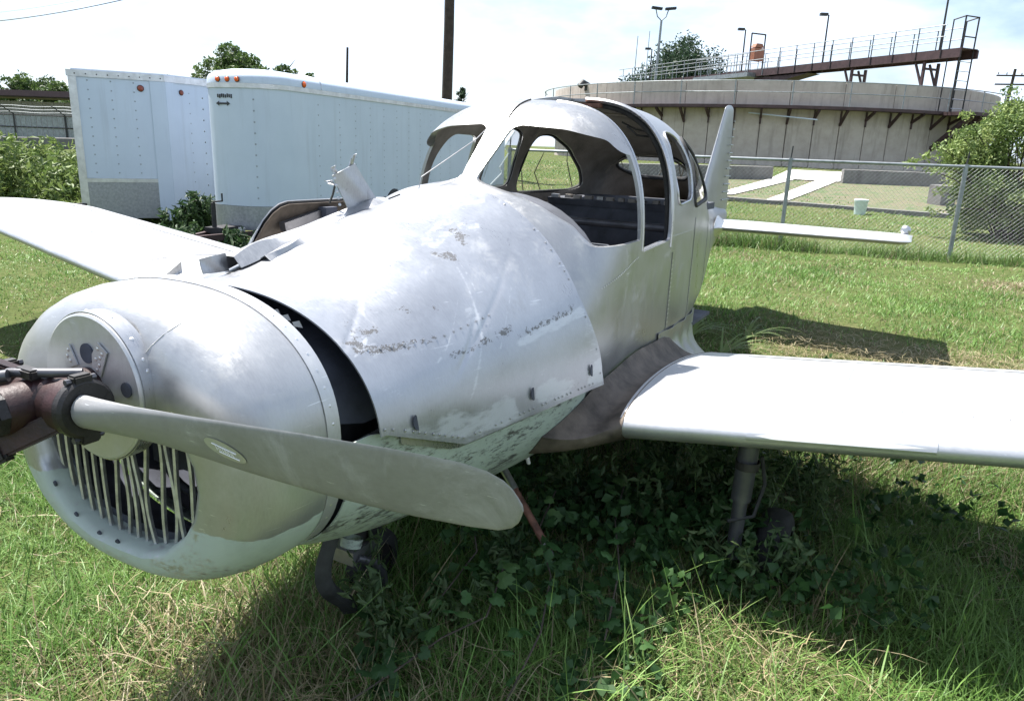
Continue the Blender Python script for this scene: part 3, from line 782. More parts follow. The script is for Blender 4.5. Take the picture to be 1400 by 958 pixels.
# edge flange of the lower cowl and a belly seam
P = []
for x in np.linspace(.5, 1.6, 30):
    ze = panel_edge(x)-.012; P.append([L(x, ysurf(x, ze, .010), ze+.010), L(x, ysurf(x, ze-.02, .013), ze-.012)])
MB().sheet(P, .002).build('cowl_flange', 'alu_trim', low, 40)
# breather opening with curled lip
MB().lathe([(0, .036), (.03, .034), (.03, .028), (0, .028)], L(.70, .16, -.655), (-.3, 0, -1), 16).build('breather_port', 'alu_lower', low, 40)

# ---- propeller
xp = -.102; th = rad(3.26)
prop = bpy.data.objects.new('propeller', None); COL.objects.link(prop); prop.parent = plane
plate = MB().lathe([(.05, .0), (.05, .168), (.012, .172), (.004, .171), (0, .166), (-.002, 0)], L(0, 0, 0), (1, 0, 0), 72).build('spinner_plate', 'alu_plate', prop, 30)
MB().lathe([(.0, .173), (.0, .1745), (.044, .1745), (.044, .173)], L(.008, 0, 0), (1, 0, 0), 72).build('spinner_rim', 'alu_trim', plate, 30)
for y, z, r in ((0.0, .082, .023), (.128, .02, .017)):
    MB().lathe([(0, r), (-.0035, r), (-.0036, 0)], L(-.001, y, z), (1, 0, 0), 24).build('shaft_hole', 'bay_dark', plate)
def patch(pts, nm, mat):
    MB().prism([L(-.0025, y, z) for y, z in pts], (0, 0, 0), (-.003, 0, 0)).build(nm, mat, plate)
patch([(.045, .115), (.075, .095), (.045, .035), (.018, .05), (.022, .085)], 'riveted_patch', 'alu_plate')
patch([(-.06, .095), (-.035, .05), (-.075, .035), (-.09, .06)], 'riveted_patch', 'alu_plate')
tag(rivets([(L(-.006, y, z), (-1, 0, 0)) for y, z in ((.045, .10), (.058, .09), (.035, .075), (.05, .08), (.045, .062), (.036, .05), (-.065, .08), (-.07, .065), (-.06, .055))]+[(L(.028, .1748*math.sin(a), .1748*math.cos(a)), (0, -math.sin(a), math.cos(a))) for a in (.3, .75, 1.05, 1.2, -.2)], .005).build('rivets', 'rivet', plate, 60), kind='stuff')
er = Vector((0, -math.cos(th), math.sin(th)))      # port blade axis (Blender local)
hubc = Vector(L(xp, 0, 0)); X_ = Vector((1, 0, 0)); U_ = Vector((0, math.sin(th), math.cos(th)))
hub = MB().lathe([(-.128, .0), (-.128, .054), (-.118, .060), (-.085, .060), (-.08, .055), (-.05, .055), (-.045, .060), (.045, .060), (.05, .055), (.08, .055), (.085, .060), (.118, .060), (.128, .054), (.128, 0)], hubc, er, 32).build('hub_barrel', 'hub_red', prop, 30)
MB().lathe([(-.10, .0), (-.10, .05), (.0, .056), (.10, .05)], hubc, (1, 0, 0), 28).build('shaft_flange', 'hub_red', hub, 30)
MB().lathe([(0, .048), (.05, .048), (.055, .040), (.10, .040), (.105, .034), (.125, .034), (.13, .02), (.15, .018), (.15, 0)], hubc+Vector((-.045, 0, 0)), (-1, 0, 0), 6*4).build('pitch_cylinder', 'hub_black', hub, 30)
MB().lathe([(0, .052), (.02, .052), (.02, .03)], hubc+Vector((-.10, 0, 0)), (-1, 0, 0), 8).build('cylinder_nut', 'hub_black', hub)
for sg in (1, -1):
    MB().lathe([(.120, .058), (.124, .063), (.140, .063), (.146, .056), (.146, .0)], hubc, er*sg, 32).build('blade_clamp', 'hub_black', hub, 30)
    # clamp ears with bolts
    for du in (-1, 1):
        b0 = hubc+er*sg*.132+U_*du*.07
        MB().box(b0-U_*du*.008, (.042, .026, .024), 0).build('clamp_ear', 'hub_black', hub, bev=.004)
        MB().tube([b0-U_*du*.008+X_*-.032, b0-U_*du*.008+X_*.032], .007, 6).build('clamp_bolt', 'strut', hub)
# counterweight arms (one per blade) and pitch links
mb = MB(); a = hubc+Vector((-.03, -.09, -.02)); b = Vector(L(xp-.16, -.10, -.135)); mb.beam(a, b, .034, .044, upv=(0, .4, 1)); mb.build('counterweight_arm', 'hub_red', hub, bev=.005)
MB().beam(a+(b-a)*.45+Vector((-.003, 0, -.006)), b+(b-a)*.10, .040, .052, upv=(0, .4, 1)).build('counterweight', 'hub_black', hub, bev=.006)
a = hubc+Vector((.0, .06, .03)); b = Vector(L(xp-.10, -.16, .10))
MB().beam(a, b, .04, .044).build('counterweight_arm', 'hub_red', hub, bev=.005); MB().beam(a+(b-a)*.5, b+(b-a)*.25, .055, .065).build('counterweight', 'hub_black', hub, bev=.008)
MB().tube([hubc+Vector((-.05, .04, .066)), hubc+Vector((-.01, -.05, .072)), hubc+Vector((.03, -.09, .070))], .010, 10).build('pitch_link', 'strut', hub, 50)
MB().box(hubc+Vector((-.03, .0, .068)), (.028, .06, .022)).build('link_block', 'hub_black', hub, bev=.004)
MB().tube([hubc+Vector((-.09, .055, .06)), hubc+Vector((-.06, .02, .066))], .013, 10).build('link_end', 'strut', hub, 50)
def blade(sg):
    P = []
    for i in range(60):
        t = 1-(1-i/59)**1.5; r = .15+(1.158-.15)*t
        ch = np.interp(t, [0, .05, .12, .25, .42, .6, .78, .9, .95, .975, .99, 1.], [.078, .082, .092, .110, .127, .136, .134, .124, .110, .088, .058, .012])
        tk = np.interp(t, [0, .06, .14, .3, .6, 1.], [.078, .066, .046, .030, .017, .006])
        beta = rad(np.interp(t, [0, .15, .4, .7, 1], [34, 30, 24, 18, 15]))
        ec = (U_*sg*sg*math.cos(beta)-X_*math.sin(beta)); en = (-X_*math.cos(beta)-U_*math.sin(beta))
        c = hubc+er*sg*r-ec*.012*math.sin(math.pi*min(1, t*1.1))
        row = []
        for k in range(25):
            a = 2*math.pi*k/24; cx = math.cos(a); sy = math.sin(a)
            p_ = abs(sy)**(.9 if t < .15 else 1.15)*(1 if sy >= 0 else -.55)
            row.append(c+ec*(ch/2*cx)+en*(tk/2*p_))
        P.append(row)
    mb = MB(); mb.grid(P); mb.add(P[-1][:-1], [tuple(range(24))]); return mb.build('blade', 'alu_blade', prop, 45)
bl = blade(1); blade(-1)
# oval maker's decal on the port blade: pale oval with two scratched bands
t0 = .40; r0 = .15+1.008*t0; be = rad(24); ec = (U_*math.cos(be)-X_*math.sin(be)); en = (-X_*math.cos(be)-U_*math.sin(be))
c0 = hubc+er*r0-ec*.012*math.sin(math.pi*t0*1.1)
def dp_(u, v, off):   # lie on the camber
    cx = max(-1, min(1, v/.075)); sy = math.sqrt(1-cx*cx); return c0+er*u+ec*v+en*(.0225/2*sy**1.15+off)
mb = MB(); cen = [[dp_(.040*math.cos(a)*q*1.15, .023*math.sin(a)*q+.012*math.cos(a)*q*-1, .0024) for q in (.02, .5, 1.)] for a in np.linspace(0, 2*math.pi, 33)]
mb.grid(cen); dec = mb.build('oval_decal', 'alu_plate', bl, 60)
for v0 in (.006, -.010): MB().tube([dp_(u, v0-.30*u+ (.012 if 0 else 0), .0030) for u in np.linspace(-.026+.01*(v0 < 0), .028, 8)], .0009, 4).build('decal_line', 'chalk_white', bl)
rr_ = random.Random(3)
for k in range(9):
    u = -.018+.0045*k; v0 = -.002-.30*u
    MB().tube([dp_(u, v0-.0045, .0031), dp_(u+rr_.uniform(-.0015, .002), v0+.0045, .0031)], .0007, 4).build('decal_letter_stroke', 'chalk_white', bl)

# ---- wings
def foil(n_=26):
    c = (1-np.cos(np.linspace(0, math.pi, n_)))/2
    t = 5*(.2969*np.sqrt(c)-.126*c-.3516*c**2+.2843*c**3-.1036*c**4)
    cam_ = .02*(1-(2*c-.8)**2)*1.2
    return c, t, cam_
FC, FT, FCAM = foil()
def wing_le(y): return (1.4398+.1037*(y-.7), -.4463+.1059*(y-.7))
def wing_row(y, chs=1., ths=1., dx=0., ys=1):
    xl, zl = wing_le(y); c = (1.4807-.1068*(y-.7)); T = .16-.008*(y-.7)
    up_ = [(xl+dx+c*chs*FC[k]+(c*(1-chs))*.4, zl+.045+c*chs*(FT[k]*T*ths*.85+FCAM[k]*.6)-.02*FC[k]) for k in range(len(FC))]
    dn_ = [(xl+dx+c*chs*FC[k]+(c*(1-chs))*.4, zl+.045+c*chs*(-FT[k]*T*ths*.9+FCAM[k]*.6)-.02*FC[k]) for k in range(len(FC))]
    return [L(x, ys*y, z) for x, z in dn_[::-1]+up_[1:]]
for sg, nm in ((1, 'port'), (-1, 'starboard')):
    P = []
    for y in list(np.linspace(.76, 4.35, 40)): P.append(wing_row(y, ys=sg))
    for k in range(1, 9):
        a = math.pi/2*k/8; P.append(wing_row(4.35+.33*math.sin(a), max(.12, math.cos(a)**.6), max(.05, math.cos(a)), ys=sg))
    wg = MB().grid(P).build('wing', 'alu_wing', plane, 40)
    # control surface gap and skin laps
    def wtop(y, f, off=.002):
        r = wing_row(y, ys=sg); n2 = len(FC); k = f*(n2-1); 
        cs = np.interp(f, FC, np.arange(n2)); i = int(min(cs, n2-2)); fr = cs-i
        p = Vector(r[n2-1+i])*(1-fr)+Vector(r[n2-1+min(i+1, n2-1)])*fr; return p+Vector((0, 0, off))
    MB().sheet([[wtop(y, f, .0015) for f in (.735, .742)] for y in np.linspace(1.0, 4.3, 30)], .001).build('aileron_gap', 'rubber', wg)
    for y in (1.45, 2.3, 3.1): MB().sheet([[wtop(yy, f, .0018) for f in np.linspace(.05, .72, 16)] for yy in (y-.012, y+.012)], .0015).build('skin_lap_strip', 'alu_wing', wg, 40)
    tag(rivets([(wtop(y_, f, .001), (0, 0, 1)) for f in (.12, .38) for y_ in np.arange(.95, 3.4, .05)], .003).build('rivets', 'rivet', wg, 60), kind='stuff')
    if sg == 1:   # landing light lens strip on the leading edge
        n2 = len(FC)
        def le_pt(y, j, off):
            r = wing_row(y); i = n2-1+j; p = Vector(r[i]); q = (Vector(r[i+1])-Vector(r[i-1])).normalized(); nrm = Vector((q.z, 0, -q.x)); nrm = nrm if nrm.x < 0 or nrm.z > 0 else -nrm
            return p+nrm*off
        def lep(y, jf, off):
            i = int(math.floor(jf)); fr = jf-i; return le_pt(y, i, off)*(1-fr)+le_pt(y, i+1, off)*fr
        P = [[lep(y, .5+jf, .003) for jf in np.linspace(-1.1, 1.3, 8)] for y in np.linspace(1.20, 1.76, 16)]
        lc = MB().sheet(P, .002).build('landing_light_cover', 'alu_wing', wg, 40)
        P = []
        for y in np.linspace(1.225, 1.735, 20):
            tp = min(1, (y-1.225)/.06, (1.735-y)/.12); c_ = .62; P.append([lep(y, c_+jf*tp, .007) for jf in np.linspace(-.42, .42, 5)])
        MB().sheet(P, .001).build('landing_light_lens', 'chalk_white', lc, 40)  # white colour stands for bright sky reflected in the lens

# wing root fairing (port and starboard), stained brown
for sg in (1, -1):
    n2 = len(FC); r = wing_row(.775, ys=1)
    G_ = [Vector(r[k]) for k in range(n2-6, 2*n2-1)]    # from lower nose round the leading edge to the trailing edge on top
    P = []
    for j, g_ in enumerate(G_):
        t = j/(len(G_)-1)
        fx = float(np.interp(t, [0, .1, .2, .45, .75, 1], [1.36, 1.24, 1.24, 1.60, 2.15, 2.62]))
        fz = float(np.interp(t, [0, .1, .2, .45, .75, 1], [-.52, -.47, -.40, -.285, -.275, -.30]))
        f_ = Vector(L(fx, ysurf(fx, fz, .008), fz)); row = []
        for k in range(9):
            s_ = k/8; p = f_*(1-s_)+g_*s_; p = p+Vector((0, 0, -.055*math.sin(math.pi*s_)*(min(1, t*3)))); p.y = p.y if sg == 1 else -p.y; row.append(p)
        P.append(row)
    MB().sheet(P, .003).build('wing_root_fairing', 'fairing_brown', plane, 50)
    # aft fillet sheet between fuselage side and wing trailing edge
    P = []
    for j in range(18):
        t = j/17; fx = 2.45+1.05*t; fz = -.26-.05*t
        f_ = Vector(L(fx, ysurf(fx, fz, .006), fz)); g_ = Vector(L(2.55+.75*t, .74-.10*t, -.40-.14*t)); row = []
        for k in range(9):
            s_ = k/8; p = f_*(1-s_)+g_*s_; p = p+Vector((0, .05*math.sin(math.pi*s_)+.006*math.sin(22*t+5*s_), -.03*math.sin(math.pi*s_))); p.y = p.y if sg == 1 else -p.y; row.append(p)
        P.append(row)
    MB().sheet(P, .003).build('wing_fillet', 'alu_skin', plane, 40)
    MB().tube([Vector((g[-1].x, g[-1].y, g[-1].z)) for g in P][::2], .004, 5).build('fillet_edge', 'alu_trim', plane)

# ---- tail
def lift_row(y, x0, ch, z, tk, ys):
    up_ = [(x0+ch*FC[k], z+ch*FT[k]*tk) for k in range(len(FC))]; dn_ = [(x0+ch*FC[k], z-ch*FT[k]*tk) for k in range(len(FC))]
    return [L(x, ys*y, zz) for x, zz in dn_[::-1]+up_[1:]]
for sg in (1, -1):
    P = [lift_row(y, 5.08+.094*(y-.1)/1.48, .87-.10*(y-.1), .046, .10, sg) for y in np.linspace(.1, 1.50, 14)]
    for k in range(1, 8):
        a = math.pi/2*k/7; P.append(lift_row(1.50+.085*math.sin(a), 5.17+.06*(1-math.cos(a)), max(.04, .73-.10*(1-math.cos(a))), .046, .10*max(.08, math.cos(a)), sg))
    tp_ = MB().grid(P).build('tailplane', 'alu_wing', plane, 40)
    MB().sheet([[L(5.66, sg*y, .046+.037), L(5.668, sg*y, .046+.037)] for y in np.linspace(.2, 1.48, 8)], .001).build('elevator_gap', 'rubber', tp_)
    MB().lathe([(0, .0), (.0, .03), (.02, .038), (.06, .038), (.075, .02), (.075, 0)], L(5.82, sg*1.53, .085), (-1, 0, .1), 14).build('elevator_horn', 'alu_trim', tp_, 40)
    # root fairing
    P = []
    for t in np.linspace(0, 1, 12):
        x = 4.92+.8*t; hgt_ = .075*math.sin(math.pi*min(1, t*1.3+.05))+.01; P.append([L(x, sg*(ysurf(x, .05)+.004+.10*(1-abs(v))*min(1, 3*t)), .046+hgt_*v) for v in np.linspace(-1, 1, 9)])
    MB().sheet(P, .003).build('tail_root_fairing', 'alu_trim', plane, 50)
P = []
for t in np.linspace(0, 1, 20):
    z = .12+.86*t; x0 = 5.16+.62*t; x1 = 6.28-.16*t; P.append([L(x0+(x1-x0)*FC[k], (x1-x0)*FT[k]*.075*s_, z) for s_, ks in ((-1, range(len(FC)-1, -1, -1)), (1, range(1, len(FC)))) for k in ks])
for k in range(1, 8):
    a = math.pi/2*k/7; z = .98+.05*math.sin(a); x0 = 5.78+.20*(1-math.cos(a)); x1 = 6.12-.14*(1-math.cos(a)); P.append([L(x0+(x1-x0)*FC[q], (x1-x0)*FT[q]*.075*max(.1, math.cos(a))*s_, z) for s_, ks in ((-1, range(len(FC)-1, -1, -1)), (1, range(1, len(FC)))) for q in ks])
fin = MB().grid(P).build('fin', 'alu_skin', plane, 40)
for k in range(11):   # corrugations pressed into the rudder
    z = .22+.068*k; x0 = 5.80+.25*(z-.12)/.86*.8; x1 = 6.26-.16*(z-.12)/.86
    for s_ in (1,):
        MB().tube([L(x, s_*(.036-.07*(x-x0)*.5), z) for x in np.linspace(x0+.05, x1-.05, 5)], .006, 5).build('rudder_rib', 'alu_skin', fin, 50)

# ---- cabin fittings
MB().box(L(2.75, 0, -.40), (2.2, 1.0, .02)).build('cabin_floor', 'cabin_dark', plane)
P = [[L(1.66+.10*t, y, zsurf(1.66+.1*t, y, -.10)-.08*t) for y in np.linspace(-.5, .5, 20)] for t in (0, 1)]
MB().sheet(P, .004).build('glareshield', 'cabin_dark', plane, 40)
mb = MB(); mb.prism([L(1.80, y, min(z, .22)) for y, z in section(1.75, .03) if z > -.05], (0, 0, 0), (.02, 0, 0)); mb.build('instrument_panel', 'cabin_dark', plane)
for y, z in ((-.3, .25), (-.15, .25), (0, .25), (.15, .25), (.3, .22), (-.22, .1), (.05, .1)):
    MB().lathe([(0, .045), (.012, .045), (.012, .036), (.0, .036)], L(1.825, y, z), (1, 0, 0), 20).build('dial_hole', 'strut', plane, 40)
MB().tube([L(2.92, -.5, .20), L(2.92, .5, .20)], .022, 10).build('seat_frame_tube', 'strut', plane, 50)
MB().tube([L(2.95, -.5, .02), L(2.95, .5, .05)], .018, 10).build('seat_frame_tube', 'strut', plane, 50)
MB().tube([L(2.70, -.48, .33), L(3.4, -.42, .16)], .016, 8).build('brace_tube', 'strut', plane, 50)
MB().tube([L(2.2, -.53, .17), L(2.9, -.52, .23)], .018, 8).build('brace_tube', 'alu_trim', plane, 50)
sh = MB(); sh.prism([L(x, -.43, z) for x, z in ((3.25, .30), (3.95, .30), (3.95, .26), (3.27, .26))], (0, 0, 0), (0, -.86, 0))
shf = sh.build('parcel_shelf', 'cabin_dark', plane)
mb = MB(); mb.prism([L(3.28, y, z) for y, z in section(3.28, .03) if z < .27], (0, 0, 0), (.02, 0, 0)); mb.build('rear_bulkhead', 'cabin_dark', plane)
for k in range(12): MB().box(L(3.26+.05*rnd.random(), -.38+.07*k, .31), (.03, .03+.02*rnd.random(), .02)).build('shelf_debris', 'alu_scrap' if k % 4 == 0 else 'cabin_liner', shf)
MB().tube([L(2.56, .30, .70), L(2.60, .34, .66), L(2.63, .40, .655), L(2.60, .45, .64), L(2.58, .47, .60)], .005, 5).build('hanging_wiring', 'rubber', plane)
MB().tube([L(2.62, .25, .72), L(2.66, .31, .69), L(2.62, .37, .68), L(2.58, .42, .66)], .004, 5).build('hanging_wiring', 'rubber', plane)
MB().box(L(2.55, .12, .79), (.08, .10, .018)).build('roof_lamp', 'rust', plane)
# headliner bows
for x in (2.97, 3.85):
    MB().tube([(p[0], p[1]*.97, p[2]-.02) for p in arch(x, -.75, .75, -.02, 24)], .008, 6).build('headliner_bow', 'cabin_liner', plane, 50)

# ---- landing gear and belly hardware
gear = MB().tube([L(1.60, 1.20, -.36), L(1.62, 1.19, -.62)], .036, 14).build('main_gear_leg', 'strut', plane, 50)
MB().tube([L(1.62, 1.19, -.60), L(1.63, 1.185, -.86)], .026, 14).build('oleo_piston', 'strut', gear, 50)
MB().lathe([(0, .042), (.03, .042)], L(1.60, 1.20, -.46), (0, 0, -1), 16).build('gear_collar', 'hub_black', gear, 40)
MB().tube([L(1.64, 1.24, -.45), L(1.66, 1.26, -.56), L(1.63, 1.24, -.68), L(1.58, 1.16, -.70)], .007, 6).build('brake_line', 'rubber', gear, 50)
wc = L(1.84, 1.30, -.90)
def tyre(c, r, wd, parent):
    t_ = MB().lathe([(-wd*.5, r*.55), (-wd*.5, r*.80), (-wd*.38, r*.95), (-wd*.15, r), (wd*.15, r), (wd*.38, r*.95), (wd*.5, r*.80), (wd*.5, r*.55)], c, (0, -1, 0), 32).build('wheel_tyre', 'rubber', parent, 50)
    MB().lathe([(-wd*.30, 0), (-wd*.42, r*.2), (-wd*.2, r*.25), (-wd*.35, r*.56), (wd*.35, r*.56), (wd*.2, r*.25), (wd*.42, r*.2), (wd*.42, 0)], c, (0, -1, 0), 24).build('wheel_rim', 'hub_black', t_, 40)
tyre(wc, .165, .115, gear)
gear2 = MB().tube([L(1.60, -1.20, -.36), L(1.62, -1.19, -.86)], .034, 12).build('main_gear_leg', 'strut', plane, 50)
tyre(L(1.66, -1.30, -.83), .20, .13, gear2)
# nose gear strut, wheel half sunk in the grass
ng = MB().tube([L(.84, .02, -.55), L(.86, .04, -.80)], .05, 14).build('nose_gear_leg', 'hub_black', plane, 50)
MB().box(L(.84, .04, -.80), (.12, .11, .05)).build('torque_link', 'steel_rod', ng)
MB().tube([L(.80, .10, -.80), L(.85, .13, -.83), L(.90, .13, -.90), L(.92, .12, -.98)], .014, 8).build('nose_fork', 'strut', ng, 50)
tyre(L(1.0, .0, -.93), .12, .09, ng)
# curved strap of rubber hanging from the cowl
P = []
for t in np.linspace(0, 1, 16):
    x = .615-.055*math.sin(math.pi*min(1, t*1.15))+.10*t**2; z = -.60-.335*t; wd = .036
    P.append([L(x-wd, .155-.02*t, z), L(x-wd*.3, .18-.02*t, z), L(x+wd*.3, .18-.02*t, z), L(x+wd, .15-.02*t, z)])
MB().sheet(P, .008).build('hanging_rubber_strap', 'hose', plane, 50)
dl = MB().tube([L(1.393, .32, -.62), L(1.25, .61, -.835)], .014, 12).build('gear_drag_link', 'rust', plane, 50)
MB().tube([L(1.393, .32, -.62), L(1.35, .407, -.685)], .016, 12).build('link_sleeve', 'steel_rod', dl, 50)
MB().tube([L(1.264, .582, -.813), L(1.25, .61, -.835), L(1.242, .626, -.847)], [.015, .013, .010], 12).build('rod_end', 'steel_rod', dl, 50)
MB().tube([L(1.40, .42, -.545), L(1.43, .42, -.60)], .008, 8).build('drain_pin', 'chalk_white', plane, 50)

# ================================================================== TRAILERS
def rot_z(dirx, diry): return math.atan2(diry, dirx)
def trailer(name, loc, fwd, outline, z0, z1, label, vnose):
    """outline: plan polygon in local (fwd, lat) coords going right side rear -> nose -> left side rear"""
    e = empty(name, loc, label, 'trailer', 'cargo trailers behind the airplane', rot=(0, 0, rot_z(*fwd)))
    n_ = len(outline)
    V0 = [(f, -l, z0) for f, l in outline]; V1 = [(f, -l, z1) for f, l in outline]
    # each wall panel is a slightly proud sheet on a closed body
    body = MB().prism(V0, (0, 0, 0), (0, 0, z1-z0)).build('body', 'white_paint', e)
    return e, body
def offset_poly(poly, d):
    out = []; n_ = len(poly); c = Vector((sum(p[0] for p in poly)/n_, sum(p[1] for p in poly)/n_))
    for p in poly:
        v = Vector(p)-c; out.append(tuple(c+v*(1+d/v.length)))
    return out
def dots(pts, nrm, r, mat, parent):
    return tag(rivets([(p, nrm) for p in pts], r).build('rivets', mat, parent, 60), kind='stuff')
def marker(p, nrm, parent, r=.045, mat='amber'):
    mb = MB(); mb.lathe([(0, r*1.15), (.008, r*1.15), (.010, r)], p, nrm, 16)
    b_ = mb.build('marker_light_base', 'rubber', parent, 40)
    l_ = MB().lathe([(.009, r), (.022, r*.85), (.030, r*.4), (.031, 0)], p, nrm, 16).build('marker_lens', mat, b_, 50); l_.scale = (1, 1, 1)
    return b_
G0 = .25
# --- trailer A: V-nose, square top rail. axis (.415,.91) points to its rear
axA = (-.415, -.910)
ea = empty('cargo_trailer', (-5.39, 11.88, G0), 'white V-nose cargo trailer with dull metal stone guard, farther left of the two', 'trailer', 'cargo trailers behind the airplane', rot=(0, 0, rot_z(*axA))); ea.scale = (1, -1, 1)
# local: +x forward, +y left of forward. right side joint at (0, 0); half width .76
HA = 2.17
plan = [(-3.6, 0), (0, 0), (1.0, .76), (0, 1.52), (-3.6, 1.52)]
mb = MB(); mb.prism([(x, y, .22) for x, y in plan], (0, 0, 0), (0, 0, HA-.22)); mb.build('body', 'white_paint', ea)
op = [(-3.62, -.02), (.01, -.02), (1.03, .76), (.01, 1.54), (-3.62, 1.54)]
mb = MB(); mb.prism([(x, y, HA-.085) for x, y in op], (0, 0, 0), (0, 0, .09)); tr_ = mb.build('top_rail', 'trim_alu', ea)
ip = [(-3.58, .02), (0, .02), (.95, .76), (0, 1.5), (-3.58, 1.5)]
mb = MB(); mb.prism([(x, y, HA+.006) for x, y in ip], (0, 0, 0), (0, 0, .02)); mb.build('roof_skin', 'white_paint', ea)
fA = Vector((1.0, .76, 0)); LA = fA.length; fA.normalize(); nA = Vector((fA.y, -fA.x, 0))   # nose face from joint to apex
def facept(s_, z, off=.004): return fA*s_+nA*off+Vector((0, 0, z))
# wide corner caps at the joint and the apex, stone guard with its trim
def faceplate(nm, s0, s1, za, zb_, mat, off, th=.006):
    return MB().prism([facept(s0, za, off), facept(s1, za, off), facept(s1, zb_, off), facept(s0, zb_, off)], (0, 0, 0), nA*th).build(nm, mat, ea)
faceplate('nose_panel', .20, LA-.10, .66, HA-.09, 'white_paint', .001, .005)
sg_ = faceplate('stone_guard', .20, LA-.10, .06, .60, 'stone_guard', .001, .008)
faceplate('guard_trim', .18, LA-.08, .60, .655, 'trim_alu', .001, .014)
faceplate('corner_cap', -.01, .20, .02, HA-.087, 'white_paint', .001, .016)
faceplate('corner_post', LA-.10, LA+.005, .02, HA-.087, 'trim_alu', .001, .016)
MB().prism([(-.16, -.003, .02), (-.001, -.003, .02), (-.001, -.003, HA-.087), (-.16, -.003, HA-.087)], (0, 0, 0), (0, -.016, 0)).build('corner_cap', 'white_paint', ea)
for s_ in np.arange(.22, LA-.1, .035): MB().beam(facept(s_, .07, .010), facept(s_, .59, .010), .006, .006).build('guard_rib', 'stone_guard', sg_) if False else None
dots([facept(s_, z, .007) for s_ in (.42, .72, 1.02) for z in np.arange(.74, HA-.12, .13)], nA, .012, 'rivet_dark', ea)
dots([(-x, -.002, z) for x in (.45, .85, 1.3, 1.8) for z in np.arange(.30, HA-.12, .15)], (0, -1, 0), .011, 'rivet_dark', ea)
dots([facept(s_, HA-.045, .028) for s_ in np.arange(.05, LA, .14)], nA, .010, 'black_steel', tr_)
marker(facept(.33, HA-.20, .008), nA, ea, .042, 'amber_dark'); marker((-.30, -.003, HA-.22), (0, -1, 0), ea, .036, 'amber_dark')
for x in (-1.7, -2.5):
    for y in (-.06, 1.58):
        t_ = MB().lathe([(-.1, .18), (-.1, .28), (-.06, .32), (.06, .32), (.1, .28), (.1, .18), (.1, 0)], (x, y+.1*(1 if y < 0 else -1), .30), (0, 1, 0), 28).build('wheel', 'rubber', ea, 40)
MB().beam((.9, .76, .24), (1.9, .76, .24), .1, .1).build('tongue', 'black_steel', ea)
# --- trailer B: rounded front, domed roof cap
axB = (-.32, -.947)
eb = empty('cargo_trailer', (-2.63, 10.38, G0), 'white round-nosed cargo trailer with domed roof and orange marker lights, nearest the airplane', 'trailer', 'cargo trailers behind the airplane', rot=(0, 0, rot_z(*axB))); eb.scale = (1, -1, 1)
WB = 1.14; FB = 1.15; HB = 1.90; LB = 7.2; Z0 = .20
def planB(ins=0., nose=FB):
    pts = [(-LB+ins, ins), (0, ins)]
    r = .52
    for k in range(13):
        a = math.pi/2*k/12; pts.append((nose-r+(r-ins)*math.sin(a), r-(r-ins)*math.cos(a)))
    pts2 = [(x, WB-y) for x, y in pts[::-1]]
    return pts+pts2
PBn = planB()
mb = MB(); mb.prism([(x, y, Z0+.30) for x, y in PBn], (0, 0, 0), (0, 0, HB-Z0-.30)); mb.build('body', 'white_paint', eb, 20)
mb = MB(); mb.prism([(x, y, Z0) for x, y in planB(-.004)], (0, 0, 0), (0, 0, .296)); mb.build('stone_guard', 'stone_guard', eb, 20)
mb = MB(); mb.prism([(x, y, HB) for x, y in planB(-.012)], (0, 0, 0), (0, 0, .055)); rl = mb.build('top_rail', 'trim_alu', eb, 20)
# roof: front cap (moulded, domed) and side skin
P = []
for ins, z in ((-.010, HB+.056), (-.006, HB+.12), (.02, HB+.165), (.10, HB+.205), (.25, HB+.235), (.45, HB+.25), (.60, HB+.253)):
    pp = planB(min(ins, .50)); P.append([(x, y, z) for x, y in pp] if ins < .5 else [(min(x, FB-.62), WB/2+(y-WB/2)*.05, z) for x, y in pp])
mb = MB(); mb.grid(P); rfm = mb.build('roof_cap', 'white_paint', eb, 40)
MB().tube([(.02, -.012, HB+.06), (.02, .0, HB+.14), (.02, .05, HB+.185), (.02, .3, HB+.245)], .010, 6).build('cap_seam', 'trim_alu', rfm, 50)
# side frame at the rear of the cap
dots([(-x, -.001, z) for x in np.arange(.42, 4.6, .42) for z in np.arange(.60, HB-.06, .10)], (0, -1, 0), .010, 'rivet_dark', eb)
for (px, py), nrm in (((.10, 0), (0, -1, 0)),):
    dots([(px, py-.001, z) for z in np.arange(.60, HB-.06, .13)], nrm, .011, 'rivet_dark', eb)
a_ = rad(72); r = .52
for a_ in (rad(60), rad(100)):
    q = (FB-r+r*math.sin(min(a_, math.pi/2)), r-r*math.cos(min(a_, math.pi/2))) if a_ < math.pi/2 else (FB, .95)
    nrm = (math.sin(min(a_, math.pi/2)), -math.cos(min(a_, math.pi/2)) if a_ < math.pi/2 else 0, 0)
    dots([(q[0]+nrm[0]*.002, q[1]+nrm[1]*.002, z) for z in np.arange(.60, HB-.06, .13)], nrm, .012, 'rivet_dark', eb)
for y in (.42, .56, .70): marker((FB+.004, y, HB+.095), (1, 0, 0), eb, .030)
marker((.42, -.006, HB+.095), (0, -1, 0), eb, .036)
# maker's mark under the middle lamps: a short illegible word over a double arrow
zz = HB-.10
for k in range(8): MB().box((FB+.004, .52+.028*k, zz+.004*(k % 3)), (.004, .018, .045-.006*(k % 2))).build('mark_letter', 'dark_print', eb)
MB().add([(FB+.005, .54, zz-.085), (FB+.005, .59, zz-.055), (FB+.005, .59, zz-.115)], [(0, 1, 2)]).build('mark_arrow', 'dark_print', eb)
MB().add([(FB+.005, .75, zz-.085), (FB+.005, .70, zz-.055), (FB+.005, .70, zz-.115)], [(0, 1, 2)]).build('mark_arrow', 'dark_print', eb)
MB().box((FB+.004, .645, zz-.085), (.004, .12, .022)).build('mark_bar', 'dark_print', eb)
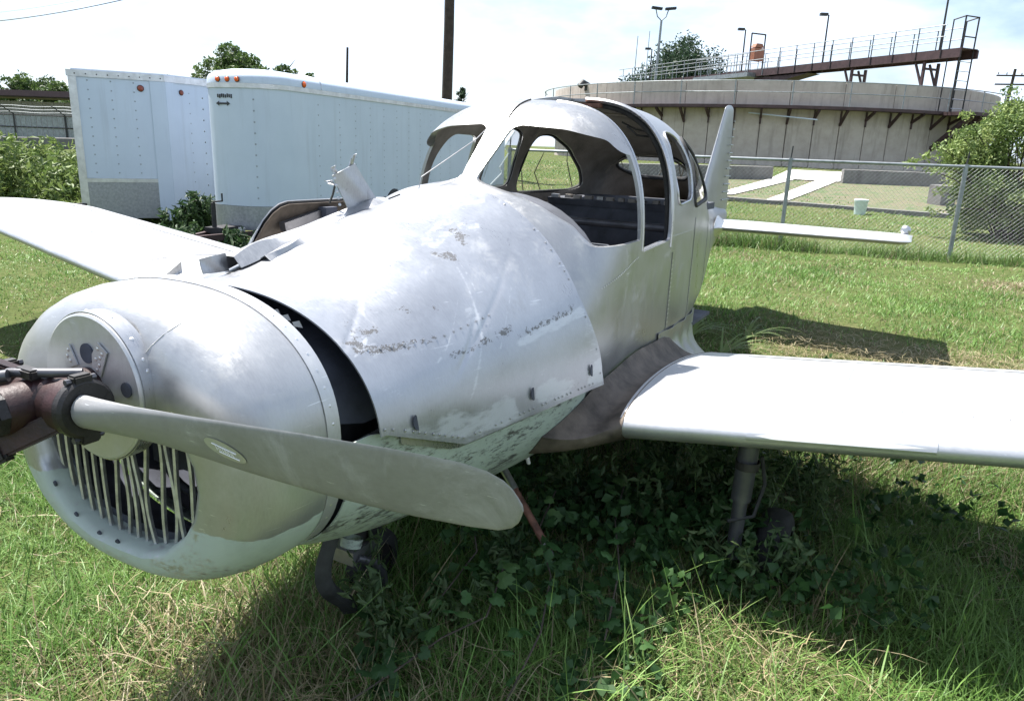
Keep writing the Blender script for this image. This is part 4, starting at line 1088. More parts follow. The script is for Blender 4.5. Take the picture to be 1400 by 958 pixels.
# tongue, jack, coupler
for sg in (-1, 1): MB().beam((.55, WB/2+sg*.42, .16), (2.0, WB/2+sg*.03, .16), .05, .08).build('tongue_beam', 'maroon_steel', eb)
jk = MB().tube([(1.48, WB/2+.05, .0), (1.48, WB/2+.05, .55)], .028, 12).build('tongue_jack', 'black_steel', eb, 50)
MB().tube([(1.48, WB/2+.05, .56), (1.48, WB/2-.09, .58), (1.48, WB/2-.09, .67)], .011, 8).build('jack_handle', 'black_steel', jk, 50)
MB().box((1.2, WB/2-.12, .21), (.02, .10, .06)).build('number_tag', 'chalk_white', eb)
MB().box((1.35, WB/2+.04, .22), (.36, .24, .07)).build('battery_box', 'black_steel', eb)
for x in (-2.0, -2.8):
    for y in (-.05, WB+.05):
        MB().lathe([(-.1, .18), (-.1, .28), (-.06, .32), (.06, .32), (.1, .28), (.1, .18), (.1, 0)], (x, y+.12*(1 if y < 0 else -1), .30), (0, 1, 0), 28).build('wheel', 'rubber', eb, 40)

# ================================================================== POLES AND WIRES
up_ = empty('utility_pole', (-2.47, 26.0, .6), 'tall dark wooden utility pole rising behind the trailers', 'utility pole')
MB().tube([(-.04, 0, -.5), (.06, 0, 4.5), (.10, 0, 9.5)], [.185, .165, .14], 14).build('shaft', 'wood_pole', up_, 50)
MB().beam((-1.1, 0, 8.8), (1.3, 0, 8.8), .1, .12).build('crossarm', 'wood_pole', up_)
def power_line(a, b, sag, r, label):
    a = Vector(a); b = Vector(b); P = []
    for t in np.linspace(0, 1, 30): p = a.lerp(b, t); p.z -= sag*4*t*(1-t); P.append(p)
    tag(MB().tube(P, r, 5).build('power_line', 'wire', None), label, 'power line', 'overhead wires')
power_line((-30, 36.8, 5.9), (-2.3, 25.9, 9.3), 1.25, .016, 'thick sagging overhead wire crossing the upper left sky')
power_line((-30, 36.8, 6.3), (-2.6, 26.1, 9.6), 1.30, .005, 'thin faint overhead wire just above the thick one')
pa = empty('distant_pole', (-14.1, 64, 1.07), 'thin distant pole above the round-nosed trailer roof', 'utility pole', 'distant poles')
MB().tube([(-.25, 0, 0), (.05, 0, 7.6)], [.13, .09], 10).build('shaft', 'wood_pole', pa, 50)
pa = empty('distant_pole', (-19.5, 55, 1.07), 'short distant pole among the trees behind the trailers', 'utility pole', 'distant poles')
MB().tube([(0, 0, 0), (0, 0, 5.9)], [.16, .13], 10).build('shaft', 'wood_pole', pa, 50)
MB().lathe([(0, .2), (.7, .2), (.7, 0)], (.35, 0, 4.9), (0, 0, 1), 14).build('transformer', 'fence_steel', pa, 40)
pb = empty('distant_pole', (58.9, 96, 1.07), 'distant utility pole with crossarms at the right edge', 'utility pole', 'distant poles')
MB().tube([(-.3, 0, 0), (.3, 0, 11.4)], [.22, .16], 10).build('shaft', 'wood_pole', pb, 50)
for z in (10.6, 9.6): MB().beam((-1.8, 0, z), (2.4, 0, z+.1), .14, .18).build('crossarm', 'wood_pole', pb)
for x in (-1.6, -.6, 1.2, 2.2): MB().lathe([(0, .07), (.25, .05), (.25, 0)], (x, 0, 10.75), (0, 0, 1), 8).build('insulator', 'wood_pole', pb)
lm = empty('light_mast', (11.1, 65.3, 1.07), 'tall grey mast with two floodlight heads behind the tank', 'light mast')
MB().tube([(-.25, 0, 0), (0, 0, 10.6)], [.14, .09], 10).build('shaft', 'fence_steel', lm, 50)
for sg in (-1, 1):
    MB().tube([(0, 0, 10.6), (sg*.35, 0, 10.9), (sg*.5, 0, 11.4)], .045, 8).build('arm', 'fence_steel', lm, 50)
    MB().box((sg*.55+.1, -.1, 11.5), (.85, .45, .16), 0, Matrix.Rotation(sg*-.1, 3, 'Y')).build('floodlight', 'black_steel', lm)
for x, y, z, lb in ((9.2, 64.6, 9.3, 'thin whip aerial left of the light mast, the nearer one'), (11.0, 70.2, 10.5, 'thin whip aerial close left of the light mast top')):
    ae = empty('whip_aerial', (x-.2, y, 1.07), lb, 'aerial', 'whip aerials'); MB().tube([(0, 0, 0), (.2, 0, z)], [.05, .03], 6).build('rod', 'fence_steel', ae)

# ================================================================== CHAIN LINK FENCE
P0 = Vector((4.02, 11.44, 0)); P1 = Vector((6.29, 10.87, 0)); fd = (P1-P0); SP = fd.length; fd.normalize()
fe = empty('chain_link_fence', (P0.x, P0.y, .22), 'waist-high galvanised chain-link fence running behind the airplane', 'fence', rot=(0, 0, math.atan2(fd.y, fd.x)))
FH = 1.31; x0f, x1f = -4.3, 10.0
for k in (-1.837, -1, 0, 1, 2, 3, 4):
    x = k*SP; lean = .0
    po = MB().tube([(x, 0, -.1), (x+lean, 0, FH+.03)], .030, 10).build('post', 'fence_steel', fe, 50)
    MB().tube([(x, 0, FH+.02), (x+.01, .0, FH+.20)], .011, 6).build('post_tip', 'fence_dark', po)
MB().tube([(x0f, 0, FH), (x1f, 0, FH)], .021, 8).build('top_rail', 'fence_steel', fe, 50)
mb = MB(); q = .062; hgtm = FH-.06
for i in range(int((x1f-x0f+hgtm)/q)):
    for sg in (1, -1):
        xb = x0f-hgtm*(sg > 0)+i*q; xt = xb+hgtm*sg if sg > 0 else xb-hgtm
        a = [xb, .05]; b = [xt, FH-.01]
        if sg > 0 and a[0] < x0f: f_ = (x0f-a[0])/(b[0]-a[0]); a = [x0f, a[1]+(b[1]-a[1])*f_]
        if sg < 0 and b[0] < x0f: f_ = (a[0]-x0f)/(a[0]-b[0]); b = [x0f, a[1]+(b[1]-a[1])*f_]
        if a[0] > x1f: continue
        if b[0] > x1f: f_ = (x1f-a[0])/(b[0]-a[0]); b = [x1f, a[1]+(b[1]-a[1])*f_]
        mb.tube([(a[0], .035, a[1]), (b[0], .035, b[1])], .0010, 3, cap=False)
tag(mb.build('wire_mesh', 'fence_steel', fe, recalc=False), kind='stuff')

rgv = random.Random(14)
for k in range(9):   # dead vines caught in the mesh
    x = -4.0+.33*k+rgv.uniform(-.1, .1); P = [(x, .03, 0)]
    for z in np.linspace(.2, FH+.05*rgv.random(), 7): x += rgv.uniform(-.09, .09); P.append((x, .03+.02*rgv.random(), z))
    MB().tube(P, [.009]*7+[.003], 5).build('dead_vine', 'bark', fe)
# ================================================================== DRYING BEDS BEYOND THE FENCE
def slab(name, poly, h, mat, dz=0.):
    zs = [float(hgt(x, y))+dz for x, y in poly]
    mb = MB(); n_ = len(poly); vs = [(x, y, z+.004-.15) for (x, y), z in zip(poly, zs)]+[(x, y, z+h) for (x, y), z in zip(poly, zs)]
    mb.add(vs, [tuple(range(n_-1, -1, -1)), tuple(range(n_, 2*n_))]+[(i, (i+1) % n_, n_+(i+1) % n_, n_+i) for i in range(n_)]); return mb.build(name, mat)
def lowwall(a, b, th, h, label, mat='grey_concrete'):
    a = Vector((*a, 0)); b = Vector((*b, 0)); d = (b-a).normalized(); nn_ = Vector((-d.y, d.x, 0)); N = max(2, int((b-a).length/1.2))
    e = empty('low_wall', (a.x, a.y, float(hgt(a.x, a.y))), label, 'low wall', 'low concrete walls of the drying beds')
    for i in range(N):
        p = a.lerp(b, i/N); q = a.lerp(b, (i+1)/N)-d*.012
        vs = []
        for pt, off in ((p, 0), (q, 0), (q, th), (p, th)): vs.append(pt+nn_*off-a)
        z = [float(hgt(v.x+a.x, v.y+a.y))-float(hgt(a.x, a.y)) for v in vs]
        V = [(v.x, v.y, zz-.2) for v, zz in zip(vs, z)]+[(v.x, v.y, zz+h) for v, zz in zip(vs, z)]
        MB().add(V, [(3, 2, 1, 0), (4, 5, 6, 7), (0, 1, 5, 4), (1, 2, 6, 5), (2, 3, 7, 6), (3, 0, 4, 7)]).build('concrete_block', mat, e)
def subdiv(poly, n_=6):
    return [tuple(Vector(poly[i]).lerp(Vector(poly[(i+1) % len(poly)]), k/n_)) for i in range(len(poly)) for k in range(n_)]
def strip_path(name, a0, a1, b0, b1, h, mat, n_=14):
    """quad strip from edge a0-a1 to edge b0-b1 following the ground"""
    mb = MB(); vs = []; fs = []
    for i in range(n_+1):
        t = i/n_
        for p, q in ((a0, b0), (a1, b1)):
            v = Vector(p).lerp(Vector(q), t); vs.append((v.x, v.y, float(hgt(v.x, v.y))+h))
    for i in range(n_): fs.append((2*i, 2*i+1, 2*i+3, 2*i+2))
    o_ = mb.add(vs, fs).build(name, mat); return tag(o_, kind='structure')
strip_path('gravel_bed', (4.0, 20.9), (10.6, 17.9), (6.5, 30.), (17.5, 28.5), .03, 'bed_gravel')
strip_path('bed_path', (5.4, 21.3), (6.05, 21.5), (9.2, 27.9), (9.9, 27.6), .06, 'pale_concrete')
strip_path('bed_path', (6.6, 20.3), (7.3, 20.5), (10.7, 27.6), (11.4, 27.5), .06, 'pale_concrete')
strip_path('concrete_apron', (9.2, 27.9), (11.4, 27.3), (11.6, 33.), (14.2, 32.5), .07, 'pale_concrete')
lowwall((2.0, 22.1), (10.33, 17.77), .18, .10, 'long low concrete kerb along the near side of the beds')
lowwall((10.36, 17.75), (16.5, 11.6), .18, .12, 'concrete kerb running right past the bush')
lowwall((3.4, 26.4), (9.1, 27.5), .25, .48, 'dark low wall behind the tail fin')
lowwall((11.45, 27.1), (15.6, 26.9), .25, .50, 'dark low wall left of the bush')
lowwall((11.46, 20.7), (11.95, 20.85), .45, .55, 'short square concrete block beside the bush')
bk = empty('plastic_bucket', (8.09, 17.95, .29), 'pale mint plastic bucket standing in the grass past the fence', 'bucket')
MB().lathe([(0, 0), (0, .125), (.30, .150), (.31, .156), (.34, .156), (.34, .0)], (0, 0, 0), (0, 0, 1), 24).build('tub', 'pale_bucket', bk, 40)
MB().lathe([(.335, .158), (.36, .158), (.365, .14), (.365, 0)], (0, 0, 0), (0, 0, 1), 24).build('lid', 'pale_bucket', bk, 40)

# ================================================================== CLARIFIER TANK
TC = Vector((15.3, 50.5, 1.0)); TR = 13.1; ZT = 4.0; ZD = 2.85     # local heights above the base
tk = empty('clarifier_tank', TC, 'large round tan concrete clarifier tank with bracketed walkway', 'tank')
def arcpt(a, r, z): return (r*math.sin(a), -r*math.cos(a), z)      # a=0 faces -y
def ringseg(a0, a1, r0, r1, z0, z1, mb, k=3):
    for i in range(k):
        A = a0+(a1-a0)*i/k; B_ = a0+(a1-a0)*(i+1)/k
        vs = [arcpt(A, r0, z0), arcpt(B_, r0, z0), arcpt(B_, r1, z0), arcpt(A, r1, z0), arcpt(A, r0, z1), arcpt(B_, r0, z1), arcpt(B_, r1, z1), arcpt(A, r1, z1)]
        mb.add(vs, [(0, 1, 2, 3), (7, 6, 5, 4), (0, 4, 5, 1), (1, 5, 6, 2), (2, 6, 7, 3), (3, 7, 4, 0)])
    return mb
NB = 66; da = 2*math.pi/NB
mb = MB(); ringseg(0, 2*math.pi, TR-.55, TR-.30, -.6, ZT-.05, mb, 96); mb.build('inner_shell', 'tank_concrete', tk, 20)
for i in range(NB):
    a = i*da; mb = ringseg(a+.0016, a+da-.0016, TR-.30, TR-.12, -.6, ZD-.1, MB(), 2); mb.build('wall_panel', 'tank_concrete', tk)
for i in range(NB//2):
    a = i*da*2; mb = ringseg(a+.001, a+2*da-.001, TR-.30, TR, ZD+.02, ZT, MB(), 4); mb.build('rim_panel', 'ring_concrete', tk)
mb = ringseg(0, 2*math.pi, TR-.05, TR+.70, ZD-.14, ZD, MB(), 120); mb.build('walkway_deck', 'maroon_steel', tk, 20)
for i in range(NB):
    a = i*da
    if math.cos(a) < -.1: continue
    big = i % 2 == 0
    mb = MB(); mb.beam(arcpt(a, TR+.62, ZD-.16), arcpt(a, TR-.12, ZD-(.80 if big else .55)), .10, .12)
    mb.beam(arcpt(a, TR-.08, ZD-.16), arcpt(a, TR-.08, ZD-.85), .09, .06, upv=(1, 0, 0)); mb.build('bracket', 'maroon_steel', tk)
for i in range(NB//2):
    a = i*2*da
    if math.cos(a) < -.1: continue
    MB().tube([arcpt(a, TR+.66, ZD), arcpt(a, TR+.66, ZD+1.1)], .030, 6).build('rail_post', 'fence_steel', tk)
for zr in (1.08, .58):
    P = [arcpt(a, TR+.66, ZD+zr) for a in np.linspace(-1.75, 1.75, 90)]
    MB().tube(P, .026, 6).build('hand_rail', 'fence_steel', tk, 50)
for a in (.40, .45, .50, .56, .62, .67): 
    MB().beam(arcpt(a, TR+1.7, ZD-.20), arcpt(a, TR-.12, ZD-1.75), .16, .20).build('landing_brace', 'maroon_steel', tk)
mb = ringseg(.36, .70, TR+.5, TR+1.9, ZD-.18, ZD-.02, MB(), 10); mb.build('landing_deck', 'maroon_steel', tk)
MB().tube([arcpt(-1.10, TR-.1, ZT-.3), arcpt(-1.10, TR-.1, ZT+.0), arcpt(-1.10, TR+.2, ZT+.12), arcpt(-1.10, TR+.4, ZT-.1)], .18, 12).build('goose_neck_vent', 'fence_dark', tk, 50)
MB().tube([arcpt(-.33, TR+.1, ZD-.35), arcpt(-.10, TR+.75, ZD-.62)], .03, 6).build('white_pipe', 'white_paint', tk)

# bridge across the tank
BA = Vector((20.9, 37.6, 6.1)); BB = Vector((8.5, 64.9, 6.1)); bd = (BB-BA); BL = bd.length; bd.normalize()
br = empty('walkway_bridge', (BA.x, BA.y, 5.0), 'long dark steel footbridge with handrails spanning the top of the tank', 'footbridge', rot=(0, 0, math.atan2(bd.y, bd.x)))
for sg in (-1, 1):
    MB().box((BL/2, sg*.6, 1.46), (BL, .10, .38)).build('girder', 'maroon_steel', br)
for x in np.arange(.6, BL-.5, 1.2): MB().box((x, 0, 1.67), (1.17, 1.14, .035)).build('deck_plate', 'maroon_steel', br)
for sg in (-1, 1):
    for k, x in enumerate(np.arange(1.0, BL, 1.35)): MB().tube([(x, sg*.66, 1.3), (x, sg*.66, 2.78)], .026, 6).build('rail_post', 'fence_steel' if x > 13 else 'black_steel', br)
    for z in (2.76, 2.25): MB().tube([(.9, sg*.66, z), (BL, sg*.66, z)], .024, 6).build('hand_rail', 'fence_steel', br)
for x in (1.9, 6.3):
    for sg in (-1, 1):
        MB().beam((x, sg*.5, 0.0), (x, sg*.5, 1.2), .12, .12, upv=(1, 0, 0)).build('support_leg', 'maroon_steel', br); MB().beam((x, sg*.5, .1), (x+.5*(1), sg*.5, 1.18), .09, .09).build('support_brace', 'maroon_steel', br)
    MB().beam((x, -.5, .9), (x, .5, .9), .1, .1).build('support_tie', 'maroon_steel', br)
# gearbox below mid span, central platform, feed pipe
MB().prism([(9.5, -.5, 1.2), (11.2, -.5, .95), (14, -.5, .85), (14, -.5, 1.2)], (0, 0, 0), (0, 1.0, 0)).build('centre_truss', 'maroon_steel', br)
MB().box((16.5, 0, 1.35), (5.5, 2.6, .25)).build('centre_platform', 'fence_steel', br)
for sg in (-1, 1):
    for x in np.arange(14, 19.4, .9): MB().tube([(x, sg*1.25, 1.4), (x, sg*1.25, 2.6)], .03, 6).build('platform_post', 'fence_steel', br)
    for z in (2.58, 2.0): MB().tube([(13.9, sg*1.25, z), (19.1, sg*1.25, z)], .03, 6).build('platform_rail', 'fence_steel', br)
MB().tube([(19, -.9, 1.15), (28, -.9, 1.1), (29.2, -.9, .9), (29.5, -.9, .3)], .22, 12).build('feed_pipe', 'fence_dark', br, 50)
# tall exit ladder at the near end with hoop frame
for y in (-.45, .45):
    MB().tube([(.15, y, -1.25), (.15, y, 3.1)], .035, 8).build('ladder_stile', 'black_steel', br); MB().tube([(.75, y, -1.25), (.75, y, 3.0)], .03, 8).build('ladder_guard', 'black_steel', br)
for z in np.arange(-1.0, 1.3, .42): MB().tube([(.15, -.45, z), (.15, .45, z)], .02, 6).build('ladder_rung', 'trim_alu', br)
for z in (3.08, 2.2): MB().tube([(.15, -.45, z), (.15, .45, z)], .03, 6).build('ladder_hoop', 'black_steel', br)
for y in (-.45, .45): MB().tube([(.15, y, 3.08), (.75, y, 2.98)], .03, 6).build('ladder_hoop', 'black_steel', br)
# orange cabinet on a frame, standing on the bridge
bxr = empty('control_cabinet', tuple(BA+bd*14.6+Vector((.0, 0, .5))), 'rust-orange control cabinet in a metal frame on the footbridge', 'control cabinet', rot=(0, 0, math.atan2(bd.y, bd.x)-math.pi/2))
MB().box((0, 0, 1.05), (.8, .5, .75)).build('cabinet', 'orange_box', bxr)
MB().prism([(-.35, -.2, 1.475), (.35, -.2, 1.475), (.22, -.2, 1.70), (-.22, -.2, 1.70)], (0, 0, 0), (0, .4, 0)).build('hood', 'orange_box', bxr)
for x in (-.55, .55): MB().tube([(x, 0, 0), (x, 0, 2.3)], .045, 8).build('frame_leg', 'black_steel', bxr)
MB().tube([(-.55, 0, 2.28), (.55, 0, 2.28)], .045, 8).build('frame_top', 'black_steel', bxr)
for d_, lb, hh_ in ((1.6, 'lamp post at the near end of the footbridge beside the ladder', 2.65), (9.0, 'lamp post halfway along the right part of the footbridge', 2.6), (15.9, 'lamp post beside the orange cabinet', 2.6), (26.5, 'small lamp post at the far left end of the footbridge', 2.4)):
    p = BA+bd*d_; lp = empty('lamp_post', (p.x, p.y, 6.68), lb, 'lamp post', 'lamp posts on the footbridge')
    MB().tube([(0, 0, -.4), (0, 0, hh_)], [.055, .045], 8).build('shaft', 'fence_dark', lp, 50)
    MB().tube([(0, 0, hh_-.03), (-.25, -.1, hh_+.02)], .03, 6).build('arm', 'fence_dark', lp)
    MB().box((-.32, -.12, hh_+.0), (.42, .26, .14)).build('lamp_head', 'fence_dark', lp)

# ================================================================== SHED AND SECURITY FENCE, FAR LEFT
she = empty('open_shed', (-32, 44, 1.05), 'long pale shed with dark maroon roof edge at far left', 'shed')
for k in range(26): MB().box((-4+k*.62, 1.2, 1.0), (.60, .06, 2.0)).build('wall_sheet', 'shed_wall', she)
MB().box((4, 1.0, 2.35), (18, 4.6, .30)).build('roof', 'shed_roof', she)
for x in (-3.5, 1.5, 8.4): MB().box((x, -1.1, 1.1), (.22, .22, 2.3)).build('post', 'shed_roof', she)
sf = empty('security_fence', (-34, 37.0, 1.0), 'grey slatted security fence with barbed wire in front of the shed', 'fence', rot=(0, 0, rad(3)))
for k in range(80): MB().box((k*.25, 0, .62), (.21, .02, 1.05)).build('slat', 'fence_steel', sf)
for k in range(9):
    x = k*2.4; po = MB().tube([(x, -.05, 0), (x, -.05, 1.25)], .04, 8).build('post', 'fence_dark', sf); MB().tube([(x, -.05, 1.22), (x-.35, -.45, 1.62)], .028, 6).build('barb_arm', 'fence_dark', po)
for q in (.25, .6, .95):
    P = [(x, -.05-.4*q, 1.22+.4*q-.04*math.sin(x*1.3)**2) for x in np.arange(-1, 20, .4)]; MB().tube(P, .012, 4).build('barbed_wire', 'fence_steel', sf)
for z in (1.18, .62): MB().tube([(-.5, -.04, z), (20, -.04, z)], .03, 6).build('rail', 'fence_dark', sf)
lowwall((-21.5, 29.5), (-15, 31.5), .4, .4, 'short low concrete ledge beyond the tall weeds at left')

# ================================================================== TREES AND BUSHES
def leaf_cloud(n_, clumps, size, seed, cols, aspect=.55, droop=.0, shell=.55):
    """clumps: list of (x,y,z,rx,rz). returns V,F,C : one bent leaf = 2 triangles around a mid rib"""
    rg = np.random.default_rng(seed); cl = np.array(clumps, float); wgt = cl[:, 3]**2*cl[:, 4]; wgt /= wgt.sum()
    ci = rg.choice(len(cl), n_, p=wgt); d = rg.normal(size=(n_, 3)); d /= np.linalg.norm(d, axis=1, keepdims=True)
    rr = shell+(1-shell)*rg.random(n_)**.6; rr *= 1+.25*rg.normal(size=n_)*.5
    c = cl[ci]; pos = c[:, :3]+d*rr[:, None]*np.c_[c[:, 3], c[:, 3], c[:, 4]]
    a = rg.normal(size=(n_, 3)); a[:, 2] -= droop; a += d*.6; a /= np.linalg.norm(a, axis=1, keepdims=True)
    b = np.cross(a, rg.normal(size=(n_, 3))); b /= np.linalg.norm(b, axis=1, keepdims=True); nn = np.cross(a, b)
    s_ = size*(.6+.8*rg.random(n_))[:, None]
    v0 = pos-a*s_*.5; v2 = pos+a*s_*.5; v1 = pos+b*s_*aspect*.5+nn*s_*.12; v3 = pos-b*s_*aspect*.5+nn*s_*.12
    V = np.stack([v0, v1, v2, v3], 1).reshape(-1, 3); k = np.arange(n_)*4
    F_ = np.concatenate([np.stack([k, k+1, k+2], 1), np.stack([k, k+2, k+3], 1)])
    cols = np.array(cols); t = rg.random(n_); ct = rg.random(len(cl))[ci]*.5+t*.5; i0 = np.minimum((ct*(len(cols)-1)).astype(int), len(cols)-2); f_ = (ct*(len(cols)-1)-i0)[:, None]
    cc = cols[i0]*(1-f_)+cols[i0+1]*f_; cc *= (.8+.4*rg.random(n_))[:, None]
    return V, F_, np.repeat(cc, 4, 0)
def make_tree(name, loc, label, cat, H, crown, trunk_r, n_, size, seed, cols, group=None, zlo=.35, nclump=40, aspect=.55, spread=1., pointy=False):
    rg = random.Random(seed); e = empty(name, loc, label, cat, group)
    rx = crown; mb = MB(); tips = []
    mb.tube([(0, 0, -.2), (.1*rx, 0, H*.3), (.0, .1*rx, H*.55), (.05*rx, 0, H*.85)], [trunk_r, trunk_r*.75, trunk_r*.5, trunk_r*.15], 8)
    for k in range(9):
        a = k*2.4; z0 = H*rg.uniform(zlo*.7, .7); t_ = Vector((math.cos(a)*rx*rg.uniform(.5, .85), math.sin(a)*rx*rg.uniform(.5, .85), min(H*.95, z0+H*rg.uniform(.1, .3)))); s0 = Vector((0, 0, z0))
        mb.tube([s0, s0.lerp(t_, .5)+Vector((0, 0, .04*H)), t_], [trunk_r*.4, trunk_r*.25, trunk_r*.06], 6)
    mb.build('trunk', 'bark', e, 50)
    cl = []
    zc = H*(zlo+1)/2; hz = H*(1-zlo)/2
    for k in range(nclump):
        while True:
            p = Vector((rg.uniform(-1, 1), rg.uniform(-1, 1), rg.uniform(-1, 1)))
            if p.length <= 1: break
        p = p*(.55+.45*p.length)
        if pointy: p.x *= (1-.55*max(0, p.z)); p.y *= (1-.55*max(0, p.z))
        r = rx*rg.uniform(.14, .30)*spread; cl.append((p.x*rx*.9, p.y*rx*.9, zc+p.z*hz*.9, r, r*(rg.uniform(.9, 1.7) if pointy else rg.uniform(.6, .9))))
    V, F_, C_ = leaf_cloud(n_, cl, size, seed, cols, aspect)
    npmesh('crown', V, F_, 'leaf', C_, e)
    return e
GRN = [(.030, .055, .018), (.055, .095, .026), (.085, .135, .038), (.12, .17, .05)]
DRK = [(.018, .036, .020), (.030, .058, .030), (.048, .080, .040)]
BLU = [(.022, .042, .026), (.036, .062, .036), (.055, .088, .046)]
make_tree('broadleaf_tree', (-17.5, 48.0, 1.07), 'round-topped green tree rising behind the two trailers', 'tree', 6.6, 2.3, .22, 9000, .22, 21, GRN, 'distant trees', zlo=.2, nclump=46)
make_tree('broadleaf_tree', (-15.2, 50.0, 1.07), 'low feathery tree right of the round-topped one behind the trailers', 'tree', 5.5, 1.7, .16, 4500, .2, 22, GRN, 'distant trees', zlo=.2, nclump=30)
make_tree('broadleaf_tree', (-13.2, 50.0, 1.07), 'small sparse treetop barely above the round-nosed trailer roof', 'tree', 4.9, 1.2, .12, 1200, .2, 33, GRN, 'distant trees', zlo=.2, nclump=16)
make_tree('broadleaf_tree', (-22.6, 52.0, 1.07), 'low treetop showing just over the V-nose trailer roof', 'tree', 4.2, 1.9, .16, 3500, .22, 34, GRN, 'distant trees', zlo=.2, nclump=26)
make_tree('broadleaf_tree', (16.2, 80.0, 1.07), 'big dark green tree rising behind the tank by the light mast', 'tree', 10.2, 6.8, .5, 30000, .38, 23, DRK, 'distant trees', zlo=.15, nclump=70, pointy=True, aspect=.4)
for k, (x, y, H_, r, c_, lb) in enumerate([(-43.0, 58, 5.2, 3.2, BLU, 'bluish tree at the far left edge behind the shed'), (-38.2, 60, 4.7, 2.8, GRN, 'rounded green tree behind the middle of the shed roof'), (-34.4, 59, 3.7, 2.4, GRN, 'lower green tree behind the shed beside the V-nose trailer'), (-47, 62, 6.0, 3.5, BLU, 'tall bluish tree just outside the left edge of the shed'), (-30.6, 60, 3.6, 2.3, DRK, 'dark tree hidden mostly by the V-nose trailer')]):
    make_tree('broadleaf_tree', (x, y, 1.07), lb, 'tree', H_, r, .25, 8000, .26, 40+k, c_, 'distant trees', zlo=.1, nclump=44)
make_tree('conifer_tree', (-4.9, 63.3, 1.07), 'small dark conifer top just right of the utility pole', 'tree', 4.9, 1.0, .15, 3000, .2, 50, DRK, 'distant trees', zlo=.1, nclump=26, pointy=True)
make_tree('conifer_tree', (-1.9, 66.0, 1.07), 'tiny conifer top farther right of the utility pole', 'tree', 3.7, .7, .1, 1200, .2, 51, DRK, 'distant trees', zlo=.1, nclump=14, pointy=True)
# bush at the right edge
BUS = [(.085, .135, .04), (.14, .205, .06), (.21, .275, .085), (.30, .35, .13)]
rg = random.Random(9); cl = []
be_ = empty('leafy_bush', (9.35, 14.2, .24), 'big leafy green bush at the right edge behind the fence', 'bush')
mb = MB()
for k in range(95):
    while True:
        p = Vector((rg.uniform(-1, 1), rg.uniform(-1, 1), rg.uniform(-1, 1)))
        if .35 < p.length < 1: break
    t_ = Vector((p.x*1.30-.1*p.z, p.y*1.1, 1.18+p.z*1.25)); b0 = Vector((rg.uniform(-.25, .25), rg.uniform(-.25, .25), -.1))
    mb.tube([b0, b0.lerp(t_, .5)+Vector((0, 0, .12)), t_], [.028, .014, .004], 5); cl.append((*t_, rg.uniform(.20, .40), rg.uniform(.18, .32)))
for t_ in ((-1.75, -.1, 1.60), (-1.95, -.1, 1.42), (-1.5, -.2, 1.85), (-2.15, 0, 1.30), (-1.55, -.1, 1.25), (-1.6, -.1, .8), (-1.7, -.2, .45), (-1.35, -.1, 2.15), (.3, 0, 2.72), (-.6, 0, 2.6), (.9, 0, 2.6)):
    t_ = Vector(t_); mb.tube([(-.4, 0, .5), t_*.6+Vector((0, 0, .25)), t_], [.02, .012, .004], 5); cl.append((*t_, .15, .10)); cl.append((*(t_*.8+Vector((0, 0, .15))), .15, .10))
mb.build('branches', 'bark', be_, 50)
V, F_, C_ = leaf_cloud(52000, cl, .070, 9, BUS, .5, shell=.2); npmesh('foliage', V, F_, 'leaf', C_, be_)

# ================================================================== GRASS
XW = Vector
def plane_xy(x, y):
    """world xy -> body (aft, port)"""
    dx = x-PO.x; dy = y-PO.y; c_, s_ = math.cos(yaw), math.sin(yaw)
    return dx*s_+dy*c_, dx*c_-dy*s_
def blades(n_, xy, length, width, seed, nseg, col, lean=.5, curl=.8, zoff=0.):
    rg = np.random.default_rng(seed); x, y = xy[:, 0], xy[:, 1]; z = hfull(x, y)-.006+zoff
    az = rg.random(n_)*2*np.pi; ln = np.abs(rg.normal(size=n_))*lean+.08; cu = rg.random(n_)*curl
    d = np.stack([np.cos(az), np.sin(az)], 1); pz = az+np.pi/2+rg.normal(size=n_)*.5; w = np.stack([np.cos(pz), np.sin(pz), np.zeros(n_)], 1)*width[:, None]
    rows = []; tt = np.linspace(0, 1, nseg+1); px = np.zeros(n_); pzv = np.zeros(n_)
    for i, t in enumerate(tt):
        if i:
            an = np.clip(ln+cu*t*1.3, 0, 2.1); px = px+np.sin(an)*length/nseg; pzv = pzv+np.cos(an)*length/nseg
        p = np.stack([x+d[:, 0]*px, y+d[:, 1]*px, np.maximum(z+pzv, z+.004)], 1)
        if i < nseg: k = (1-t*.75); rows += [p-w*k*.5, p+w*k*.5]
        else: rows.append(p)
    m_ = len(rows); V = np.stack(rows, 1).reshape(-1, 3); b0 = np.arange(n_)*m_; fs = []
    for i in range(nseg-1):
        q = 2*i; fs += [np.stack([b0+q, b0+q+1, b0+q+3], 1), np.stack([b0+q, b0+q+3, b0+q+2], 1)]
    q = 2*(nseg-1); fs.append(np.stack([b0+q, b0+q+1, b0+q+2], 1))
    return V, np.concatenate(fs), np.repeat(col, m_, 0)
GC = np.array([(.050, .108, .020), (.092, .184, .036), (.148, .256, .060), (.205, .305, .095)])
DC = np.array([(.26, .215, .12), (.34, .29, .18), (.20, .165, .09)])
def grass_cols(x, y, rg, dryness):
    n_ = len(x); t = np.clip(vnoise(x, y, 1.3)*.55+rg.random(n_)*.55, 0, .999)*(len(GC)-1); i0 = t.astype(int); f_ = (t-i0)[:, None]
    c = GC[i0]*(1-f_)+GC[np.minimum(i0+1, len(GC)-1)]*f_
    dry = rg.random(n_) < dryness; dc = DC[rg.integers(0, 3, n_)]; c[dry] = dc[dry]
    return c*(.8+.4*rg.random(n_))[:, None]
